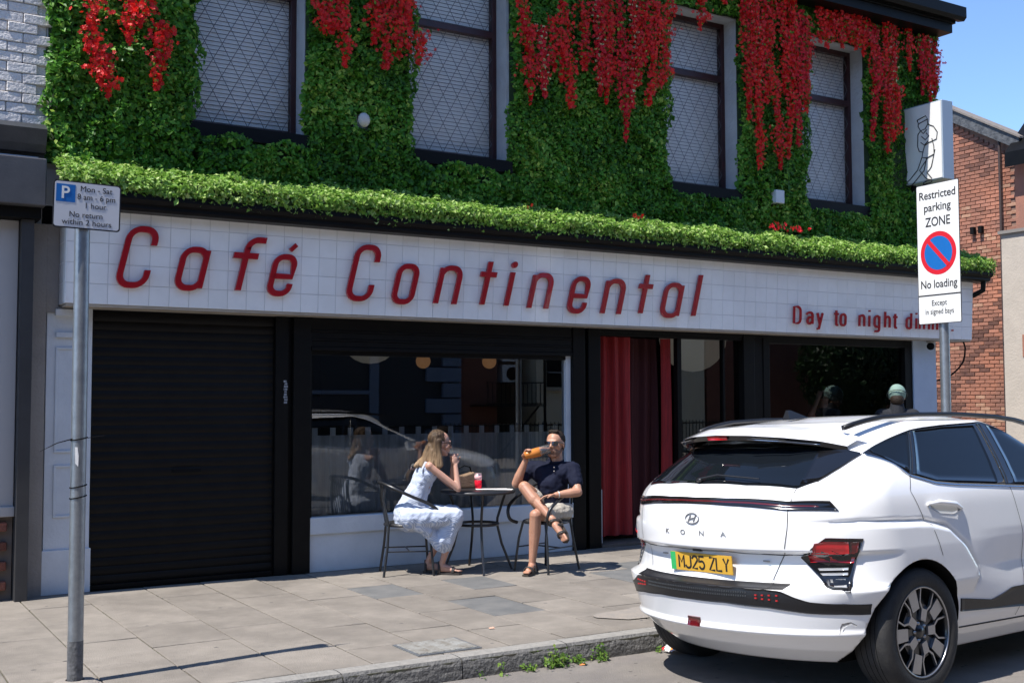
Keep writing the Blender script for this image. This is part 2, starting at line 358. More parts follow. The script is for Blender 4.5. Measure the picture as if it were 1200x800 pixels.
# ---- fascia
fs=MB(); x0,x1=-.33,11.07
def fpt(x,z,d=0): return (x,fy(z)+d,z)
fs.add([fpt(x0,FZ,.012),fpt(x1,FZ,.012),fpt(x1,3.13,.012),fpt(x0,3.13,.012),(x0,.30,FZ),(x1,.30,FZ),(x1,.34,3.13),(x0,.34,3.13)],[(0,1,2,3),(4,7,6,5),(0,4,5,1),(3,2,6,7),(0,3,7,4),(1,5,6,2)])
fascia=part('fascia',fs,[GROUT],cafe)
part('fascia_soffit',MB().box((x0+.01,.02,FZ-.02),(x1-.01,.34,FZ-.003)),mat('soffit_cream',(.42,.38,.33),.7,(.34,.31,.27),ns=5),cafe)
n=0; extra=MB()
tile_me={}
def tile_mesh(w,h):
    k=(round(w,4),round(h,4))
    if k not in tile_me:
        g_=.0013; c=.0015; d=.0045; b=MB()
        V=[(g_,0,g_),(w-g_,0,g_),(w-g_,0,h-g_),(g_,0,h-g_)]; V2=[(g_+c,-d,g_+c),(w-g_-c,-d,g_+c),(w-g_-c,-d,h-g_-c),(g_+c,-d,h-g_-c)]
        b.add(V+V2,[(4,5,6,7),(0,1,5,4),(1,2,6,5),(2,3,7,6),(3,0,4,7)])
        me=bpy.data.meshes.new('tile'); me.from_pydata(b.v,[],b.f); me.materials.append(WHITE_TILE); tile_me[k]=me
    return tile_me[k]
for i in range(68):
    xa=-.334+i*T_
    for r in range(5):
        h=T_ if r<4 else 3.13-FZ-4*T_
        wdt=T_ if i<67 else 11.07-xa
        z=FZ+r*T_
        if n<298 or r<0:
            o=bpy.data.objects.new('tile',tile_mesh(wdt,h)); COL.objects.link(o); o.parent=fascia
            o.location=Vector((xa,fy(z)+.0115,z))-cafe.location; o.rotation_euler=(.0527+random.uniform(-.004,.004),0,random.uniform(-.003,.003)); n+=1
        else:
            me=tile_mesh(wdt,h); Mx=Matrix.Translation((xa,fy(z)+.0115,z))@Matrix.Rotation(.0527+random.uniform(-.004,.004),4,'X')@Matrix.Rotation(random.uniform(-.003,.003),4,'Z')
            extra.add([Mx@v.co for v in me.vertices],[tuple(p.vertices) for p in me.polygons])
extra.build('far_tiles',WHITE_TILE,fascia,offset=cafe.location)['kind']='stuff'
for r in range(5):   # return tiles on the left end
    z=FZ+r*T_; h=(T_ if r<4 else 3.13-FZ-4*T_)-.004
    part('side_tile',MB().add([(x0-.006,.32,z),(x0-.006,fy(z)+.03,z),(x0-.006,fy(z+h)+.03,z+h),(x0-.006,.32,z+h)],[(0,1,2,3)]),WHITE_TILE,cafe)
    part('corner_tile',MB().add([(x0-.008,fy(z)+.05,z),(x0+.004,fy(z)+.0,z),(x0+.004,fy(z+h),z+h),(x0-.008,fy(z+h)+.05,z+h)],[(0,1,2,3)]),WHITE_TILE,cafe)
# gutter above the fascia
gt=MB(); P=[(-.40,.02,3.125),(-.40,-.16,3.13),(-.40,-.19,3.15),(-.40,-.19,3.175),(-.40,-.215,3.19),(-.40,-.235,3.22),(-.40,-.235,3.262),(-.40,-.21,3.262),(-.40,.02,3.25)]
gt.prism(P,(11.62,0,0)); 
part('gutter',gt,BLACK,cafe)
gb=MB(); gb.tube([(11.14,-.14,3.14),(11.14,-.13,3.02),(11.10,-.02,2.96),(11.10,.12,2.95)],.035,10)
part('gutter_outlet',gb,BLACK,cafe)
# ---- letters
RED=mat('red_acrylic_letter',(.40,.006,.014),.25,(.34,.006,.013),ns=3,coat=.6)
def arc(cx,cy,rx,ry,a0,a1,n=7): return [(cx+rx*math.cos(math.radians(a0+(a1-a0)*i/n)),cy+ry*math.sin(math.radians(a0+(a1-a0)*i/n))) for i in range(n+1)]
def glyph(ch,w,h):
    r=min(w,h)*.42
    if ch in 'C': return [[(w,h*.72)]+arc(w-r,h-r,r,r,0,90)+arc(r,h-r,r,r,90,180)+arc(r,r,r,r,180,270)+arc(w-r,r,r,r,270,360)+[(w,h*.28)]]
    if ch=='o': return [arc(w-r,h-r,r,r,0,90)+arc(r,h-r,r,r,90,180)+arc(r,r,r,r,180,270)+arc(w-r,r,r,r,270,360)+[(w,h-r)]]
    if ch=='a': return [arc(w-r,h-r,r,r,20,90)+arc(r,h-r,r,r,90,180)+arc(r,r,r,r,180,270)+arc(w-r,r,r,r,270,340),[(w,h),(w,0)]]
    if ch=='n': return [[(0,0),(0,h)],arc(r,h-r,r,r,160,90)+arc(w-r,h-r,r,r,90,0)+[(w,0)]]
    if ch=='e': return [[(0,h*.47),(w,h*.47)]+arc(w-r,h-r,r,r,0,90)+arc(r,h-r,r,r,90,180)+arc(r,r,r,r,180,270)+arc(w-r,r,r,r,270,350)+[(w,h*.28)]]
    if ch=='f': r=.085; return [[(w*.38,0),(w*.38,h-r)]+arc(w*.38+r,h-r,r,r,180,90)+[(w*.38+.15,h)],[(w*.38-.11,h*.68),(w*.38+.11,h*.68)]]
    if ch=='t': return [[(w*.45,0),(w*.45,h)],[(w*.45-.085,h*.70),(w*.45+.095,h*.70)]]
    if ch in 'il': return [[(w*.5,0),(w*.5,h)]]
    return []
def stroke(mb, pts, r, y0, y1, place):
    pts=[Vector(p) for p in pts]; L_=[];R_=[]; n=len(pts); closed=(pts[0]-pts[-1]).length<1e-4
    if closed: pts=pts[:-1]; n-=1
    for i in range(n):
        if closed: a=pts[i-1]; b=pts[(i+1)%n]
        else: a=pts[max(i-1,0)]; b=pts[min(i+1,n-1)]
        t=(b-a).normalized(); nn=Vector((-t.y,t.x)); L_.append(pts[i]+nn*r); R_.append(pts[i]-nn*r)
    V=[place(p,y) for y in (y0,y1) for p in L_+R_]; m=2*n; Fc=[]
    for i in range(n if closed else n-1):
        j=(i+1)%n
        Fc+=[(n+i,n+j,j,i),(m+i,m+j,m+n+j,m+n+i),(i,j,m+j,m+i),(m+n+i,m+n+j,n+j,n+i)]
    if not closed: Fc+=[(0,m,m+n,n),(n-1,2*n-1,m+2*n-1,m+n-1)]
    mb.add(V,Fc)
SH=.22; st=.0265
for ch,a,b,z0,z1 in [('C',0.04,0.41,2.51,3.02),('a',0.52,0.84,2.51,2.88),('f',1.00,1.29,2.51,3.00),('e',1.33,1.63,2.50,2.87),('C',2.08,2.45,2.49,3.01),('o',2.54,2.85,2.48,2.86),('n',2.99,3.32,2.48,2.87),('t',3.47,3.69,2.49,2.96),('i',3.77,3.95,2.49,2.87),('n',4.05,4.38,2.48,2.86),('e',4.53,4.84,2.47,2.85),('n',4.96,5.30,2.46,2.85),('t',5.42,5.66,2.48,2.94),('a',5.75,6.09,2.47,2.85),('l',6.19,6.39,2.48,2.98)]:
    H=z1-z0-2*st*.8; Wd=b-a-H*SH-2*st; 
    if ch=='i': Wd=.02
    if ch=='l': Wd=.02
    mb=MB(); xo=a+st; zo=z0+st*.8
    pl=lambda p,y: (xo+p[0]+p[1]*SH, fy(zo+p[1])-.022+y, zo+p[1])
    for k,pts in enumerate(glyph(ch,Wd,H)): stroke(mb,pts,st,-.016-.0006*k,.016+.0005*k,pl)
    if ch=='i': 
        P=[pl((.01+.034*math.cos(t),H+.075+.034*math.sin(t)),-.016) for t in np.linspace(0,2*math.pi,15)[:-1]]; mb.prism(P[::-1],(0,.032,0))
    if ch=='e' and a<2: stroke(mb,[(Wd*.62,H+.06),(Wd*.62+.045,H+.115)],.022,-.016,.016,pl)
    part('sign_letter',mb,RED,cafe,bevel=.004)
def glyph2(ch):
    h=.135; H=.195; w=.085; r=.04
    O=arc(w-r,h-r,r,r,0,90)+arc(r,h-r,r,r,90,180)+arc(r,r,r,r,180,270)+arc(w-r,r,r,r,270,360)+[(w,h-r)]
    if ch=='D': return [[(0,0),(0,H),(.05,H)]+arc(.05,H-.055,.055,.055,90,0)+arc(.05,.055,.055,.055,0,-90)+[(0,0)]],.105
    if ch=='o': return [O],w
    if ch=='a': return [arc(.03,h-.035,.045,.035,165,90)+arc(w-r,h-r,r,r,90,0)+[(w,0)],[(w,h*.58),(.035,h*.58)]+arc(.035,h*.29,.035,h*.29,90,270)+[(w,.03)]],w
    if ch=='y': return [[(0,h),(w*.5,.0)],[(w,h),(w*.5,0),(w*.34,-.05),(.0,-.055)]],w
    if ch=='t': return [[(.03,H*.9),(.03,.02)]+arc(.05,.02,.02,.02,180,270)+[(.06,0)],[(0,h),(.065,h)]],.065
    if ch=='n': return [[(0,0),(0,h)],arc(r,h-r,r,r,170,90)+arc(w-r,h-r,r,r,90,0)+[(w,0)]],w
    if ch=='h': return [[(0,0),(0,H)],arc(r,h-r,r,r,170,90)+arc(w-r,h-r,r,r,90,0)+[(w,0)]],w
    if ch=='i': return [[(0,0),(0,h)],[(0,H-.014),(0,H+.008)]],.0
    if ch=='g': return [O,[(w,h),(w,-.02)]+arc(w-r,-.02,r,.035,0,-90)+[(.01,-.055)]],w
    if ch=='d': return [O,[(w,H),(w,0)]],w
    return [[(0,-.008),(0,.012)]],0
for ch,xx in zip('Daytonightdining.',[7.765,7.985,8.15,8.44,8.545,8.875,9.05,9.145,9.335,9.49,9.735,9.92,9.985,10.165,10.24,10.42,10.63]):
    mb=MB(); P_,w_=glyph2(ch); pl=lambda p,y,xx=xx:(xx+p[0],fy(2.475+p[1])-.024+y,2.475+p[1])
    for k,pts in enumerate(P_): stroke(mb,pts,.0125,-.010-.0004*k,.010+.0003*k,pl)
    part('sign_letter',mb,RED,cafe)
# ---- shopfront, plane y=.27
Y=.27
part('left_pilaster',MB().box((-.42,Y,.0),(-.06,.5,2.36)),WHITEP,cafe,bevel=.006)
pm=MB()
def panel(mb,a,b,z0,z1,y,d=.012,r=.02):
    for (p,q) in (((a,z0),(b,z0+r)),((a,z1-r),(b,z1))): mb.box((p[0],y-d,p[1]),(q[0],y,q[1]))
    mb.box((a,y-d,z0+r),(a+r,y,z1-r)); mb.box((b-r,y-d,z0+r),(b,y,z1-r))
for z0,z1 in ((.62,1.05),(1.15,2.02)):
    pq=MB(); panel(pq,-.35,-.14,z0,z1,Y-.0005); part('panel_moulding',pq,WHITEP,cafe,bevel=.004)
part('pilaster_cap',MB().box((-.36,Y-.05,2.28),(-.1,Y,2.33)),WHITEP,cafe); part('pilaster_band',MB().box((-.35,Y-.03,2.1),(-.14,Y,2.14)),WHITEP,cafe)
pm.box((-.43,Y-.02,.0),(-.05,Y,.36))
part('pilaster_foot',pm,WHITEP,cafe,bevel=.004)
sh=empty('roller_shutter',(0,0,0)); sh.parent=cafe; sh.location=Vector((.78,.3,0))-cafe.location
part('backing',MB().box((-.06,Y+.05,0),(1.55,Y+.06,2.36)),BLACKM,sh)
SHM=mat('black_shutter_slat',(.0045,.004,.004),.5,(.0065,.006,.0055),spec=.18,ns=6,rand=.12,bump=.06,bs=30)
ph=.0735; k=0; z=.045
while z<2.30:
    prof=[(0,.0),(-.004,.006),(-.007,.03),(-.0065,.05),(-.002,.068),(0,.0725)]
    b_=MB(); V=[(xx,Y+.045+d,z+h) for xx in (-.05,1.53) for d,h in prof]; m=len(prof)
    b_.add(V,[(i,m+i,m+i+1,i+1) for i in range(m-1)],0,True); part('slat',b_,SHM,sh); z+=ph
part('bottom_rail',MB().box((-.05,Y+.02,.004),(1.53,Y+.055,.045)),BLACK,sh,bevel=.003)
part('letter_slot',MB().box((.63,Y+.022,.955),(.87,Y+.033,.985)),BLACKM,sh)
bp_=MB()
bp_.box((1.535,Y-.01,0),(1.66,Y+.08,2.34)); bp_.box((1.70,Y-.03,0),(1.87,Y+.1,2.34)); bp_.box((1.655,Y+.03,0),(1.705,Y+.09,2.34))
part('black_pillar',bp_,BLACK,cafe,bevel=.005)
stk=MB(); 
for i in range(9): stk.box((1.615+.004*math.sin(i*2.1),Y-.0125,1.55+i*.024),(1.645+.006*math.sin(i*1.3),Y-.0105,1.568+i*.024))
part('sticker',stk,mat('torn_sticker',(.35,.38,.42),.7,(.1,.1,.11),ns=60),cafe)
# big window
part('stallriser',MB().box((1.87,Y+.0,0),(4.80,.45,.50)),WHITEP,cafe,bevel=.004)
part('stallriser_ledge',MB().box((1.87,Y-.025,.345),(4.80,Y,.50)),WHITEP,cafe,bevel=.006)
bw=empty('shop_window',(0,0,0)); bw.parent=cafe; bw.location=Vector((3.3,.3,1.2))-cafe.location; bw['label']='large plate glass window behind the seated couple'
fr=MB(); fr.box((1.87,Y+.02,.50),(1.90,Y+.10,2.04)); fr.box((1.90,Y+.022,2.0),(4.74,Y+.098,2.04))
part('frame',fr,BLACK,bw); part('right_stile',MB().box((4.74,Y+.02,.50),(4.80,Y+.10,2.04)),WHITEP,bw)
SG=glass('shop_window_glass',(.74,.79,.81),.075)
part('pane',MB().add([(1.90,Y+.06,.50),(4.74,Y+.06,.50),(4.74,Y+.06,2.0),(1.90,Y+.06,2.0)],[(0,1,2,3)]),SG,bw)
hb=MB(); z=2.04
for a_,b_2,d in ((2.04,2.075,-.035),(2.075,2.13,-.02),(2.13,2.15,-.03),(2.15,2.21,-.02),(2.21,2.23,-.03),(2.23,2.345,-.02)): hb.box((1.872,Y+d,a_),(4.79,Y+.12,b_2-.0015))
part('shutter_housing',hb,BLACK,cafe,bevel=.003)
bp2=MB(); bp2.box((4.80,Y-.03,0),(4.955,Y+.12,2.345)); bp2.box((4.955,Y+.03,0),(5.01,Y+.1,2.345)); bp2.box((5.01,Y-.015,0),(5.17,Y+.12,2.345))
part('black_pillar',bp2,BLACK,cafe,bevel=.005)
hd=MB(); hd.box((5.17,Y,2.27),(7.23,Y+.1,2.345)); hd.box((5.17,Y-.012,2.31),(7.56,Y-.001,2.35))
part('door_header',hd,BLACK,cafe)
part('threshold',MB().box((5.17,Y-.03,-.01),(7.23,Y+.6,.035)),mat('worn_step',(.16,.12,.10),.8,(.1,.08,.06),ns=9),cafe,bevel=.005)
part('jamb_strip',MB().box((5.172,Y+.002,.05),(5.19,Y+.02,.62)),mat('pale_strip',(.4,.42,.45),.5),cafe)
part('door_post',MB().box((6.27,Y+.03,.035),(6.33,Y+.10,2.27)),BLACK,cafe,bevel=.003)
dp=empty('door_window',(0,0,0)); dp.parent=cafe; dp.location=Vector((6.8,.3,1.2))-cafe.location
part('pane',MB().add([(6.33,Y+.07,.035),(7.23,Y+.07,.035),(7.23,Y+.07,2.27),(6.33,Y+.07,2.27)],[(0,1,2,3)]),SG,dp)
part('mullion',MB().box((6.96,Y+.04,.035),(6.99,Y+.10,2.27)),BLACK,dp)
part('black_pillar',MB().box((7.23,Y-.02,0),(7.40,Y+.1,2.345)).box((7.40,Y+.01,0),(7.56,Y+.1,2.345)),BLACK,cafe,bevel=.005)
rw=empty('shop_window',(0,0,0)); rw.parent=cafe; rw.location=Vector((8.9,.3,1.2))-cafe.location; rw['label']='plate glass window behind the white car'
fr=MB(); fr.box((7.56,Y,.5),(7.66,Y+.1,2.345)); fr.box((10.06,Y,.5),(10.20,Y+.1,2.345)); fr.box((7.66,Y+.002,2.25),(10.06,Y+.098,2.343)); fr.box((7.66,Y+.002,.5),(10.06,Y+.098,.62))
part('frame',fr,BLACK,rw,bevel=.004)
part('pane',MB().add([(7.66,Y+.06,.62),(10.06,Y+.06,.62),(10.06,Y+.06,2.25),(7.66,Y+.06,2.25)],[(0,1,2,3)]),SG,rw)
part('stallriser',MB().box((7.56,Y-.02,0),(10.2,Y+.1,.5)),WHITEP,cafe)
part('right_pier',MB().box((10.20,Y-.02,0),(10.65,.33,2.36)).box((10.60,.331,0),(10.648,.7,2.36)),mat('pale_blue_grey_paint',(.42,.50,.62),.6,(.38,.46,.58),ns=3,bump=.15,bs=30),cafe,bevel=.005)
# interior shell
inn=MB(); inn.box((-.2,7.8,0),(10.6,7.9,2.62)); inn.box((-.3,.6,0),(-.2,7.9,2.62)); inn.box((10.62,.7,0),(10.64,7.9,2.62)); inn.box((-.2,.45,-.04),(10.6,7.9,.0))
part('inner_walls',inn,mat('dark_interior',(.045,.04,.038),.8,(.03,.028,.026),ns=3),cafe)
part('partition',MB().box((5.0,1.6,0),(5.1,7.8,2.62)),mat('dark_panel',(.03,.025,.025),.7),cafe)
# ---------------------------------------------------------------- artificial ivy, hedge and red flower garlands
def leaf_mat(name, dark, mid, light, rough=.45):
    m=bpy.data.materials.new(name); m.use_nodes=True; t=m.node_tree; N=t.nodes; L=t.links; b=N['Principled BSDF']
    b.inputs['Roughness'].default_value=rough; b.inputs['Specular IOR Level'].default_value=.28
    at=N.new('ShaderNodeAttribute'); at.attribute_name='tint'
    cr=N.new('ShaderNodeValToRGB'); e=cr.color_ramp.elements; e[0].color=(*dark,1); e[1].color=(*light,1); e.new(.55).color=(*mid,1)
    L.new(at.outputs['Fac'],cr.inputs[0]); L.new(cr.outputs[0],b.inputs['Base Color'])
    tl=N.new('ShaderNodeBsdfTranslucent'); L.new(cr.outputs[0],tl.inputs['Color'])
    mx=N.new('ShaderNodeMixShader'); mx.inputs[0].default_value=.34; L.new(b.outputs[0],mx.inputs[1]); L.new(tl.outputs[0],mx.inputs[2]); L.new(mx.outputs[0],N['Material Output'].inputs['Surface'])
    return m
IVY=leaf_mat('ivy_leaf',(.030,.105,.012),(.105,.31,.025),(.46,.62,.12))
HEDGE=leaf_mat('hedge_leaf',(.08,.20,.02),(.25,.44,.07),(.58,.68,.27))
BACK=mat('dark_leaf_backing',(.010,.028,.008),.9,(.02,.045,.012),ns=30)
def leaves(name, P, Nn, size, m, parent=None, tint=None, jit=.9, aspect=.62, off=None):
    """many small folded leaves at points P facing roughly along Nn"""
    n=len(P); Z=Nn+rng.normal(0,jit*.55,(n,3)); Z/=np.linalg.norm(Z,axis=1)[:,None]
    A=rng.normal(0,1,(n,3)); A[:,2]-=.35; A-=Z*(A*Z).sum(1)[:,None]; A/=np.linalg.norm(A,axis=1)[:,None]
    B=np.cross(Z,A); s=size*np.clip(rng.lognormal(-.08,.32,n),.45,2.0)[:,None]
    base=P-A*s*.5; tip=P+A*s*.5+Z*s*-.10; l=P+B*s*aspect*.5+Z*s*.10-A*s*.08; r=P-B*s*aspect*.5+Z*s*.10-A*s*.08
    V=np.stack([base,r,tip,l],1).reshape(-1,3)
    if off is not None: V=V-np.array(off)
    i=np.arange(n)*4; Fc=np.stack([i,i+1,i+2,i,i+2,i+3],1).reshape(-1)
    me=bpy.data.meshes.new(name); me.vertices.add(4*n); me.vertices.foreach_set('co',V.reshape(-1))
    me.loops.add(6*n); me.loops.foreach_set('vertex_index',Fc); me.polygons.add(2*n); me.polygons.foreach_set('loop_start',np.arange(2*n)*3)
    me.update(); me.validate()
    t=rng.beta(2,2.6,n) if tint is None else tint
    at=me.attributes.new('tint','FLOAT','FACE'); at.data.foreach_set('value',np.repeat(t,2).astype(np.float32))
    me.materials.append(m); return link(name,me,parent)
def lump(x,z,s=0):
    return .05*noise.noise(Vector((x*2.3,z*2.3,s)))+.045*noise.noise(Vector((x*6,z*6,s+4)))+.02*noise.noise(Vector((x*13,z*13,s+2)))
def wall_ivy(label, x0,x1,z0,z1, dens=5200, cuts=()):
    t=empty('climbing_ivy',((x0+x1)/2,.34,z0),label,'ivy','ivy panels on the upper wall')
    A=(x1-x0)*(z1-z0); n=int(A*dens)
    x=rng.uniform(x0,x1,n); z=rng.uniform(z0,z1,n)
    ex=np.array([.08*noise.noise(Vector((q*1.5,3,x0)))+.07*noise.noise(Vector((q*6,1,x0)))+.04*noise.noise(Vector((q*17,1,x0))) for q in z])
    d=np.array([lump(a,b) for a,b in zip(x,z)])
    edge=np.minimum(x-x0,x1-x); x=x+ex*np.clip(1-edge/.12,0,1)
    round_=np.clip(edge/.10,0,1)**.5
    y=.33-(.05+.05*round_+d*1.2)+rng.uniform(-.02,.045,n)
    if x1>10.5: sel=(x>9.85)&(z>4.3)&(z<5.55); y=np.where(sel,.335-(.335-y)*.3,y)
    if z1<4: z=np.where(z>z1-.12,z+np.array([.09*noise.noise(Vector((q*4,7,0))) for q in x]),z)
    keep=np.ones(n,bool)
    for cx0,cx1,cz0,cz1 in cuts: keep&=~((x>cx0)&(x<cx1)&(z>cz0)&(z<cz1))
    P=np.stack([x,y,z],1)[keep]; N_=np.zeros_like(P); N_[:,1]=-1; N_[:,2]=.35; 
    N_[:,0]=np.where(x[keep]-x0<.06,-.8,np.where(x1-x[keep]<.06,.8,0))
    big=np.array([noise.noise(Vector((a*1.7,b*1.7,9))) for a,b in zip(P[:,0],P[:,2])])
    tint=np.clip(rng.beta(2,3,len(P))+big*.35-.5*(P[:,1]-.25),0,1)
    leaves('leaves',P,N_,.050,IVY,t,tint,off=t.location)['kind']='stuff'
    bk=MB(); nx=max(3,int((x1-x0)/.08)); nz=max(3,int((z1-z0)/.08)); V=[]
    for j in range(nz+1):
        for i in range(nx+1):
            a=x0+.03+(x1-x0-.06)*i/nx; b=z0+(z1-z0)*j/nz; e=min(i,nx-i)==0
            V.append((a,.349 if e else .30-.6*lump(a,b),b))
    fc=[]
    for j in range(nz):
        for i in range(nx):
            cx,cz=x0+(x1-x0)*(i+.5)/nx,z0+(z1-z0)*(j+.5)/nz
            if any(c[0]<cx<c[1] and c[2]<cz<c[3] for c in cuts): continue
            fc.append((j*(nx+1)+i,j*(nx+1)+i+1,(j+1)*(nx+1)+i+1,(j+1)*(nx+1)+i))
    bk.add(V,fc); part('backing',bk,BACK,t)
    return t
wall_ivy('ivy panel furthest left, beside the white brick wall',-.47,.81,3.55,6.45)
wall_ivy('ivy panel with the small white dome alarm in it',1.80,2.95,3.6,6.45,cuts=[(2.29,2.43,4.16,4.32)])
wall_ivy('broadest ivy panel, under the widest spread of red garlands',4.05,6.17,3.6,6.45)
wall_ivy('ivy panel between the two right upper windows',7.235,8.38,3.6,6.45,cuts=[(7.67,7.83,3.9,4.09)])
wall_ivy('ivy panel at the right corner behind the box sign',9.42,10.78,3.55,6.45)
for a,b,lab in ((.75,1.88,'low strip of ivy under the furthest left upper window'),(2.9,4.12,'low strip of ivy under the second upper window'),(6.12,7.32,'low strip of ivy under the third upper window'),(8.33,9.5,'low strip of ivy under the upper window with the cross notice')):
    wall_ivy(lab,a,b,3.5,3.93)
for a,b,lab in ((6.0,7.35,'strip of ivy over the third upper window'),(8.2,9.6,'strip of ivy over the upper window with the cross notice')):
    wall_ivy(lab,a,b,6.11,6.45)
# sloping hedge on top of the fascia
hd=empty('clipped_hedge',(5.3,0,3.3),'long strip of bright green clipped artificial hedge on top of the cafe fascia','hedge')
n=44000; u=rng.uniform(0,1,n); x=rng.uniform(-.42,11.25,n)
def slope(u,x,j=0):
    # u 0 at the gutter lip, 1 at the wall
    a=u*1.25; front=.22*min(1,1)
    if u<.28: y=-.215-.03*math.sin(u/.28*math.pi*.5); z=3.235+u/.28*.14
    else: q=(u-.28)/.72; y=-.235+.53*q; z=3.375+.20*q**.8
    l=.045*noise.noise(Vector((x*2.2,u*2,5)))+.045*noise.noise(Vector((x*8,u*6,2)))
    return y-l*.6,z+l
yz=np.array([slope(a,b) for a,b in zip(u,x)])
P=np.stack([x,yz[:,0]+rng.normal(0,.014,n),yz[:,1]+rng.normal(0,.016,n)],1)
N_=np.zeros_like(P); N_[:,1]=np.where(u<.28,-1,-.45); N_[:,2]=np.where(u<.28,.45,1)
leaves('leaves',P,N_,.040,HEDGE,hd,np.clip(rng.beta(2,2.2,n),0,1),jit=1.0,off=hd.location)['kind']='stuff'
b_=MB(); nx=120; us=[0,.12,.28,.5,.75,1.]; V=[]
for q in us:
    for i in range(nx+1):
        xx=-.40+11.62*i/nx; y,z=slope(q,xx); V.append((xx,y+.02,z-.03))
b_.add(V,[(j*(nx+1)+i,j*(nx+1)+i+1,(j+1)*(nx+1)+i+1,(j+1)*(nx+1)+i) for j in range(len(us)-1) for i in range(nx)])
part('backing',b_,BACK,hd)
# garlands
PET=[mat('red_petal',(.88,.020,.012),.45,(.66,.010,.012),ns=14,rand=.08),mat('crimson_petal',(.78,.012,.03),.55,(.66,.01,.02),ns=14)]
for _m in PET:
    _t=_m.node_tree; _b=_t.nodes['Principled BSDF']; _o=_t.nodes['Material Output']; _tr=_t.nodes.new('ShaderNodeBsdfTranslucent'); _c=_b.inputs['Base Color']
    if _c.links: _t.links.new(_c.links[0].from_socket,_tr.inputs['Color'])
    _x=_t.nodes.new('ShaderNodeMixShader'); _x.inputs[0].default_value=.25; _t.links.new(_b.outputs[0],_x.inputs[1]); _t.links.new(_tr.outputs[0],_x.inputs[2]); _t.links.new(_x.outputs[0],_o.inputs['Surface'])
CREAM=mat('pale_bract',(.45,.47,.22),.6)
STEM=mat('green_stem',(.05,.10,.02),.7)
GL=[(-0.12, 4.96, -0.14, 4.49), (-0.1, 4.57, -0.06, 4.23), (-0.01, 4.51, 0.01, 4.13), (0.19, 5.02, 0.17, 4.6), (0.29, 5.04, 0.28, 4.78), (0.43, 4.84, 0.42, 4.25), (0.46, 4.82, 0.45, 4.51), (1.88, 5.34, 1.95, 4.99), (2.03, 5.37, 2.01, 5.01), (2.12, 5.38, 2.14, 4.71), (2.43, 5.44, 2.45, 4.99), (2.56, 5.47, 2.58, 4.76), (2.7, 5.49, 2.7, 4.9), (2.79, 5.51, 2.79, 5.0), (4.11, 5.71, 4.19, 5.18), (4.21, 5.46, 4.21, 4.67), (4.34, 5.48, 4.4, 4.75), (4.62, 5.8, 4.63, 4.94), (4.67, 5.26, 4.74, 4.68), (4.88, 5.85, 4.9, 5.11), (5.06, 5.89, 5.11, 4.85), (5.24, 5.92, 5.19, 4.78), (5.36, 5.94, 5.46, 4.4), (5.55, 5.98, 5.53, 4.78), (5.67, 6.0, 5.61, 5.03), (5.86, 5.84, 5.77, 4.83), (6.0, 5.77, 5.97, 5.08), (5.88, 6.04, 5.9, 5.66), (6.53, 6.21, 6.55, 5.82), (7.19, 6.33, 7.27, 4.87), (7.36, 6.36, 7.42, 5.29), (7.4, 5.7, 7.42, 4.3), (7.65, 6.37, 7.55, 5.11), (7.67, 5.43, 7.78, 4.35), (7.83, 6.45, 7.86, 5.26), (8.0, 6.49, 7.9, 4.48), (8.14, 6.35, 8.07, 4.66), (8.26, 6.27, 8.2, 5.09), (8.59, 6.40, 8.6, 5.95), (8.8, 6.41, 8.85, 5.99), (8.98, 6.42, 9.0, 6.07), (9.33, 6.40, 9.46, 5.48), (9.48, 6.37, 9.38, 4.86), (9.6, 6.06, 9.66, 4.75), (9.81, 6.42, 9.75, 5.52), (9.85, 5.65, 9.79, 4.91), (10.31, 6.38, 10.38, 5.61), (10.48, 6.40, 10.52, 5.54), (10.63, 6.38, 10.62, 5.62),
 (8.45,6.44,8.47,6.0),(8.9,6.44,8.92,6.12),(9.1,6.44,9.12,6.0),(9.2,6.44,9.24,5.95),(9.65,6.44,9.62,5.75),(10.1,6.44,10.12,5.9),(9.7,5.6,9.72,5.0),(7.3,6.44,7.33,5.6),(6.9,6.44,6.92,6.2),
 (2.95,5.2,2.93,4.85),(4.5,5.6,4.52,5.05),(5.15,6.0,5.16,5.3),(5.75,6.0,5.72,5.3),(7.5,6.4,7.5,5.5),(7.95,6.4,7.98,5.4),(6.05,6.35,6.08,5.8),(8.7,6.42,8.72,6.12)]
def petals(C_, s, m, name, parent, off):
    """open blossoms: five folded petals round each centre"""
    n=len(C_); Zn=np.zeros((n,3)); Zn[:,1]=-1; Zn+=rng.normal(0,.5,(n,3)); Zn/=np.linalg.norm(Zn,axis=1)[:,None]
    A=np.cross(Zn,rng.normal(0,1,(n,3))); A/=np.linalg.norm(A,axis=1)[:,None]; B=np.cross(Zn,A)
    sz=s*rng.uniform(.7,1.25,n)[:,None]; V=[];F_=[]; V.append(C_)
    for k in range(5):
        t=k*2*math.pi/5
        for dt,r,h in ((-.5,.75,.30),(0,1.1,.15),(.5,.75,.30)):
            V.append(C_+(A*math.cos(t+dt)+B*math.sin(t+dt))*sz*r+Zn*sz*h)
    V=np.stack(V,1); m_=V.shape[1]; base=np.arange(n)*m_
    for k in range(5):
        a=1+3*k; F_.append(np.stack([base,base+a,base+a+1,base,base+a+1,base+a+2],1))
    Fc=np.concatenate(F_,1).reshape(-1); V=V.reshape(-1,3)-np.array(off); nt_=len(Fc)//3
    me=bpy.data.meshes.new(name); me.vertices.add(len(V)); me.vertices.foreach_set('co',V.reshape(-1)); me.loops.add(len(Fc)); me.loops.foreach_set('vertex_index',Fc)
    me.polygons.add(nt_); me.polygons.foreach_set('loop_start',np.arange(nt_)*3); me.update(); me.validate(); me.materials.append(m); return link(name,me,parent)
